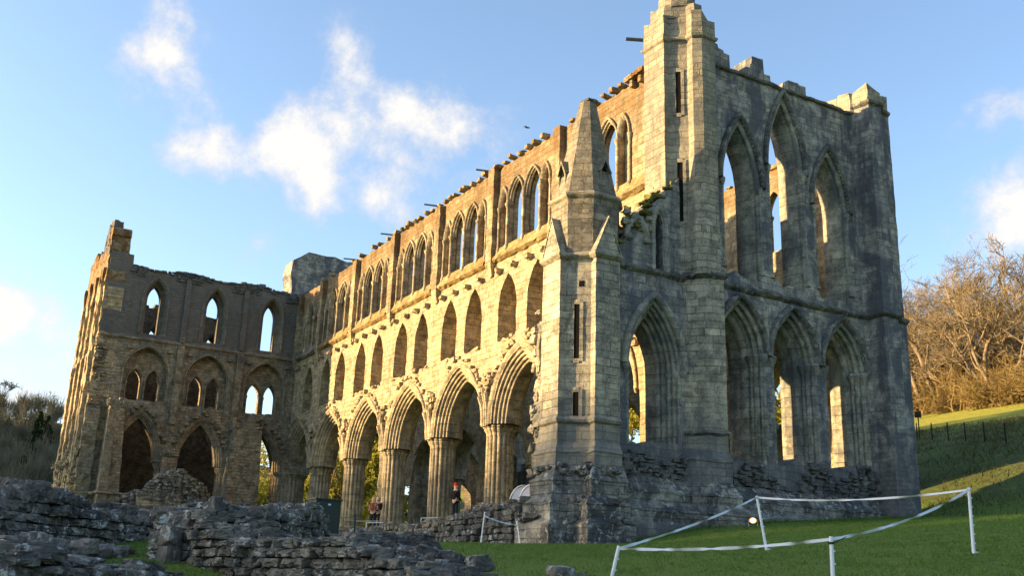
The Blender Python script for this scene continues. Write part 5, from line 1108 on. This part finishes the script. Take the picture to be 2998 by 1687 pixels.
for i, (px, py, pt_, ln, lb) in enumerate(RT):
    b = hit(px, max(py, 1195)); 
    if py < 1195: d = math.hypot(b[0] - CAM[0], b[1] - CAM[1]) + (1195 - py) * .25; q = at(px, py, d); b = np.array((q[0], q[1], g1(q[0], q[1])))
    bare_tree('bare_tree', b, max(6, zat(px, pt_, b)) * 1.07, lb, 40 + i, ln, levels=6 if i in (0, 1, 2, 3, 7, 8) else 5, kids=(3, 4), twig=.024, spread=.6)
b = hit(2708, 1214); mb = MB(); q = at(2656, 1068, math.hypot(b[0] - CAM[0], b[1] - CAM[1])); mb.tube([b - (0, 0, .3), b + (q - b) * .5 + np.array((0, 0, .15)), q, q + np.array((0, 0, .5))], [.32, .27, .2, .08], 8); mb.tube([b + (q - b) * .6, b + (q - b) * .7 + np.array((0, 0, 1.6))], [.1, .03], 5); tag(mb.build('dead_trunk', M_BARK, None, True), 'leaning dead trunk in front of the thicket', 'tree trunk')
rs = np.random.default_rng(77); protos = []
for q in range(9):
    l = []
    for st_ in range(4): l += grow((rs.normal(0, .35), rs.normal(0, .35), -.1), (rs.normal(0, .45), rs.normal(0, .45), 1), 1.35, .05, rs, 3, (3, 4), .6, .1, .72, .22)
    A = np.array([x[0] for x in l]), np.array([x[1] for x in l]), np.array([x[2] for x in l]), np.array([x[3] for x in l]); protos.append(A)
Vs, Fs, nv = [], [], 0
for i in range(400):        # thicket of bare shrubs along the wood's edge
    px = rs.uniform(2520, 3200); b = hit(px, max(1228 - (px - 2650) * .125, 1165)); back = rs.uniform(0, 1) ** 1.5 * 60; v = np.array((b[0] - CAM[0], b[1] - CAM[1])); v /= np.linalg.norm(v); x, y = b[0] + v[0] * back, b[1] + v[1] * back
    A = protos[i % 9]; k = rs.choice([.35, .6, .9, 1.3, 1.7]) * rs.uniform(.8, 1.2) * (1 + back * .012); an = rs.uniform(0, 6.28); Rm = np.array(((math.cos(an), -math.sin(an), 0), (math.sin(an), math.cos(an), 0), (0, 0, 1))) * k; o_ = np.array((x, y, g1(x, y)))
    V, F = segs_mesh(A[0] @ Rm.T + o_, A[1] @ Rm.T + o_, np.maximum(A[2] * k, .022), np.maximum(A[3] * k, .012), 3); Vs.append(V); Fs.append(F + nv); nv += len(V)
tag(mesh_np('scrub', np.concatenate(Vs), [np.concatenate(Fs)], M_SCRUB, None, False, False), 'golden brown leafless thicket along the edge of the hillside wood', 'scrub', None, 'stuff')
for i in range(36):
    px = 2630 + i * 11.5 + rs.uniform(-8, 8); b = hit(px, max(1226 - (px - 2650) * .125, 1165)); back = rs.uniform(4, 55); v = np.array((b[0] - CAM[0], b[1] - CAM[1])); v /= np.linalg.norm(v); x, y = b[0] + v[0] * back, b[1] + v[1] * back
    bare_tree('bare_tree', (x, y, g1(x, y)), rs.uniform(9, 17), 'young slender bare tree in the golden thicket on the hillside', 700 + i, (rs.normal(0, .1), rs.normal(0, .1)), 'young bare trees in the hillside thicket', M_TWIG, 5, (3, 4), None, .024)
C, R = [], []
for i in range(420):
    px = rs.uniform(2560, 3150); b = hit(px, 1222 - (px - 2650) * .125); back = rs.uniform(6, 75); v = np.array((b[0] - CAM[0], b[1] - CAM[1])); v /= np.linalg.norm(v); x, y = b[0] + v[0] * back, b[1] + v[1] * back; C.append((x, y, g1(x, y) + rs.uniform(.6, 3.5) + back * .03)); R.append(rs.uniform(1, 2.4))
V, F = leaf_cloud(C, R, 4500, .12, rs); V = V.reshape(-1, 4, 3); tag(mesh_np('undergrowth', V.reshape(-1, 3), [F], M_SCRUB, None, False, False), 'matted brown undergrowth inside the hillside wood', 'undergrowth', None, 'stuff')
def bush_at(px, py, h, w, label, seed, mat, d=None, n=1800, size=.25, nm='bush', group=None, cat='bush'):
    b = hit(px, py); 
    if d: q = at(px, py, d); b = np.array((q[0], q[1], g1(q[0], q[1])))
    return leafy_tree(nm, b, h, w, label, seed, mat, group, n, size, cat)
bush_at(2868, 1160, 8.5, 2.0, 'dark evergreen bush among the golden thicket', 3, M_CON, 146, 2200, .28); bush_at(2965, 1170, 3.2, 2.2, 'bush with white blossom at the edge of the wood', 4, M_BLOS, 134, 900, .16)
LT = [(1048, 1490, 118, 13.0, 4.2, 'yellow-green tree framed by the arch left of the people', M_LEAF), (1098, 1560, 108, 6.5, 3.6, 'low golden green bush behind the people', M_LEAF), (1090, 1470, 128, 15, 4.2, 'dark green tree behind the golden bush', M_CON), (985, 1500, 120, 15.0, 4.6, 'bright yellow-green tree right of the green cabinet', M_LEAF), (880, 1500, 126, 14, 4.6, 'yellow-green tree between the shaded crossing columns', M_LEAF), (770, 1500, 130, 14, 4.8, 'olive tree seen under the side arm arch', M_LEAF), (935, 1500, 132, 13, 4.4, 'yellow-green tree between the two brightest columns on the left', M_LEAF), (700, 1500, 124, 12, 4.2, 'olive green tree seen through the shaded arch beside the crossing', M_LEAF),
      (1192, 1480, 118, 15, 5.0, 'dark green tree glimpsed between the two columns left of the red hat', M_CON), (1868, 1330, 96, 9.0, 3.6, 'golden green tree framed by the aisle window', M_LEAF), (2285, 1330, 92, 11, 3.8, 'green tree framed by the middle lower lancet', M_LEAF), (2440, 1380, 88, 9, 3.8, 'dark green tree framed by the right lower lancet', M_CON), (2150, 1350, 96, 9, 3.8, 'green tree behind the left lower lancet', M_LEAF)]
for i, (px, py, d, h, w, lb, mt__) in enumerate(LT):
    q = at(px, py, d); b = np.array((q[0], q[1], g1(q[0], q[1]))); leafy_tree('leafy_tree', b, h, w, lb, 200 + i, mt__, n=4200, size=.24)
for i, (px, py, d, h, lb) in enumerate(((1120, 1300, 150, 17, 'bare brown tree seen through the fifth arch'), (960, 1300, 155, 16, 'bare tree behind the yellow-green trees'), (1840, 1150, 120, 15, 'bare tree seen through the aisle window'), (2140, 1100, 140, 14, 'bare tree behind the gable wall'))):
    q = at(px, py, d); b = np.array((q[0], q[1], g1(q[0], q[1]))); bare_tree('bare_tree', b, h, lb, 300 + i, (0, 0), 'bare trees behind the abbey', M_TWIG, 5, (3, 4), None, .03)

# ---- wooded valley side on the left, which also throws the evening shadow
rs = np.random.default_rng(5)
def simple_wood(spots, hlo, hhi, name, label, mat, nt=70, tw=.07):
    P0, P1, R0, R1 = [], [], [], []
    for x, y in spots:
        z = g1(x, y); h = rs.uniform(hlo, hhi); b = np.array((x, y, z)); P0.append(b - (0, 0, .5)); P1.append(b + (rs.normal(0, .3), rs.normal(0, .3), h * .75)); R0.append(.22); R1.append(.08)
        u = rs.normal(0, 1, (nt, 3)); u /= np.linalg.norm(u, axis=1, keepdims=True); r_ = rs.uniform(.25, 1, nt)[:, None]; e = b + np.array((0, 0, h * .62)) + u * r_ * np.array((h * .30, h * .30, h * .38)); s_ = b + np.array((0, 0, h * .35)) + (e - b - np.array((0, 0, h * .35))) * .45
        P0 += list(s_ + rs.normal(0, .3, s_.shape)); P1 += list(e); R0 += [tw] * nt; R1 += [tw * .3] * nt
    V, F = segs_mesh(P0, P1, R0, R1, 3); tag(mesh_np(name, V, [F], mat, None, False, False), label, 'woodland', None, 'stuff')
sp_ = []
for i in range(420):
    px = rs.uniform(-120, 330); d = rs.uniform(150, 400); q = at(px, 1300, d); sp_.append((q[0], q[1]))
for i in range(200):
    px = rs.uniform(650, 1150); d = rs.uniform(170, 330); q = at(px, 1300, d); sp_.append((q[0], q[1]))
simple_wood(sp_, 7, 13, 'woodland', 'leafless grey-brown woodland covering the shaded valley side', M_TWIGD, 110, .085)
sunh = np.array((-math.sin(SUN_A), -math.cos(SUN_A))); per = np.array((sunh[1], -sunh[0])) * -1
sp_ = []
for i in range(520):
    l = rs.uniform(-90, 90); d = rs.uniform(300, 400); q = sunh * d + per * l; sp_.append(tuple(q))
simple_wood(sp_, 5, 10, 'ridge_woodland', 'leafless woodland along the ridge toward the setting sun', M_TWIGD, 90, .10)
for i, (px, py, d, h) in enumerate(((72, 1330, 260, 11), (118, 1225, 310, 14), (40, 1390, 240, 8), (100, 1270, 290, 11), (140, 1240, 320, 12))):
    q = at(px, py, d); conifer((q[0], q[1], g1(q[0], q[1])), h, h * .3, ['dark conifer low in the bare woodland on the left', 'tall dark conifer near the top of the woodland on the left', 'small dark conifer at the foot of the woodland', 'dark conifer below the tall one on the valley side', 'dark conifer closest to the lit side arm edge'][i], 500 + i)
for i, (px, d, h, lb) in enumerate(((10, 360, 17, 'bare tree standing above the woodland at the left edge'), (75, 380, 10, 'small bare tree on the far left skyline'), (135, 370, 13, 'round bare tree on the skyline beside the side arm'))):
    q = at(px, 1200, d); bare_tree('bare_tree', (q[0], q[1], g1(q[0], q[1])), h, lb, 600 + i, (0, 0), 'bare trees on the far left skyline', M_TWIGD, 5, (3, 4), None, .05)

# ---- grass
def blades(n, sampler, h, w, mat, name, label, lean=.5):
    P = sampler(n); z = gh(P[:, 0], P[:, 1]); a = rng.uniform(0, 6.283, len(P)); hh = h * rng.uniform(.4, 1.3, len(P)); ww = w * rng.uniform(.6, 1.3, len(P)); t = np.stack([np.cos(a), np.sin(a), 0 * a], -1); b = np.column_stack([P, z - .01]); tip = b + np.column_stack([rng.normal(0, lean, (len(P), 2)) * hh[:, None], hh])
    V = np.stack([b - t * ww[:, None], b + t * ww[:, None], tip], 1).reshape(-1, 3); o = mesh_np(name, V, [np.arange(3 * len(P)).reshape(-1, 3)], mat, None, False, False); tag(o, label, 'grass', None, 'stuff')
M_GRASS = leaf_mat('grass_blades', (.085, .155, .024), (.13, .20, .04), .3); M_TUS = leaf_mat('rough_grass_blades', (.05, .055, .02), (.12, .11, .045), .2)
def view_sampler(p0, p1, d0, d1, y1=13.2, pw=1.0):
    def f(n):
        px = rng.uniform(p0, p1, n); d = d0 + (d1 - d0) * rng.uniform(0, 1, n) ** pw; an = yaw + np.arctan((px - 1499) / f_); P = np.column_stack([CAM[0] - d * np.cos(an), CAM[1] + d * np.sin(an)])
        inside = ((P[:, 0] < .8) & (P[:, 1] > -4.5)); return P[(P[:, 1] < y1) & ~inside]
    return f
blades(150000, view_sampler(250, 3100, 10.5, 44, 13.4, 1.0), .055, .010, M_GRASS, 'lawn_grass', 'short mown lawn grass in front of the abbey')
def bank_sampler(n):
    x = rng.uniform(-40, 22, n); y = rng.uniform(13.2, 44, n); k = (np.sin(x * .9 + y * .5) + np.sin(y * 1.3 - x * .4) + rng.normal(0, 1, n)) > -.3; return np.column_stack([x, y])[k]
blades(70000, bank_sampler, .26, .022, M_TUS, 'rough_grass', 'rough tussocky grass on the bank behind the gable turret', .8)

def foot_sampler(n):
    t = rng.uniform(-7.5, 12.6, n); return np.column_stack([rng.normal(1.15, .16, n) + np.where(t < -3, -.1, 0), t])
blades(5000, foot_sampler, .15, .010, M_GRASS, 'long_grass', 'longer uncut grass along the foot of the gable wall', .5)
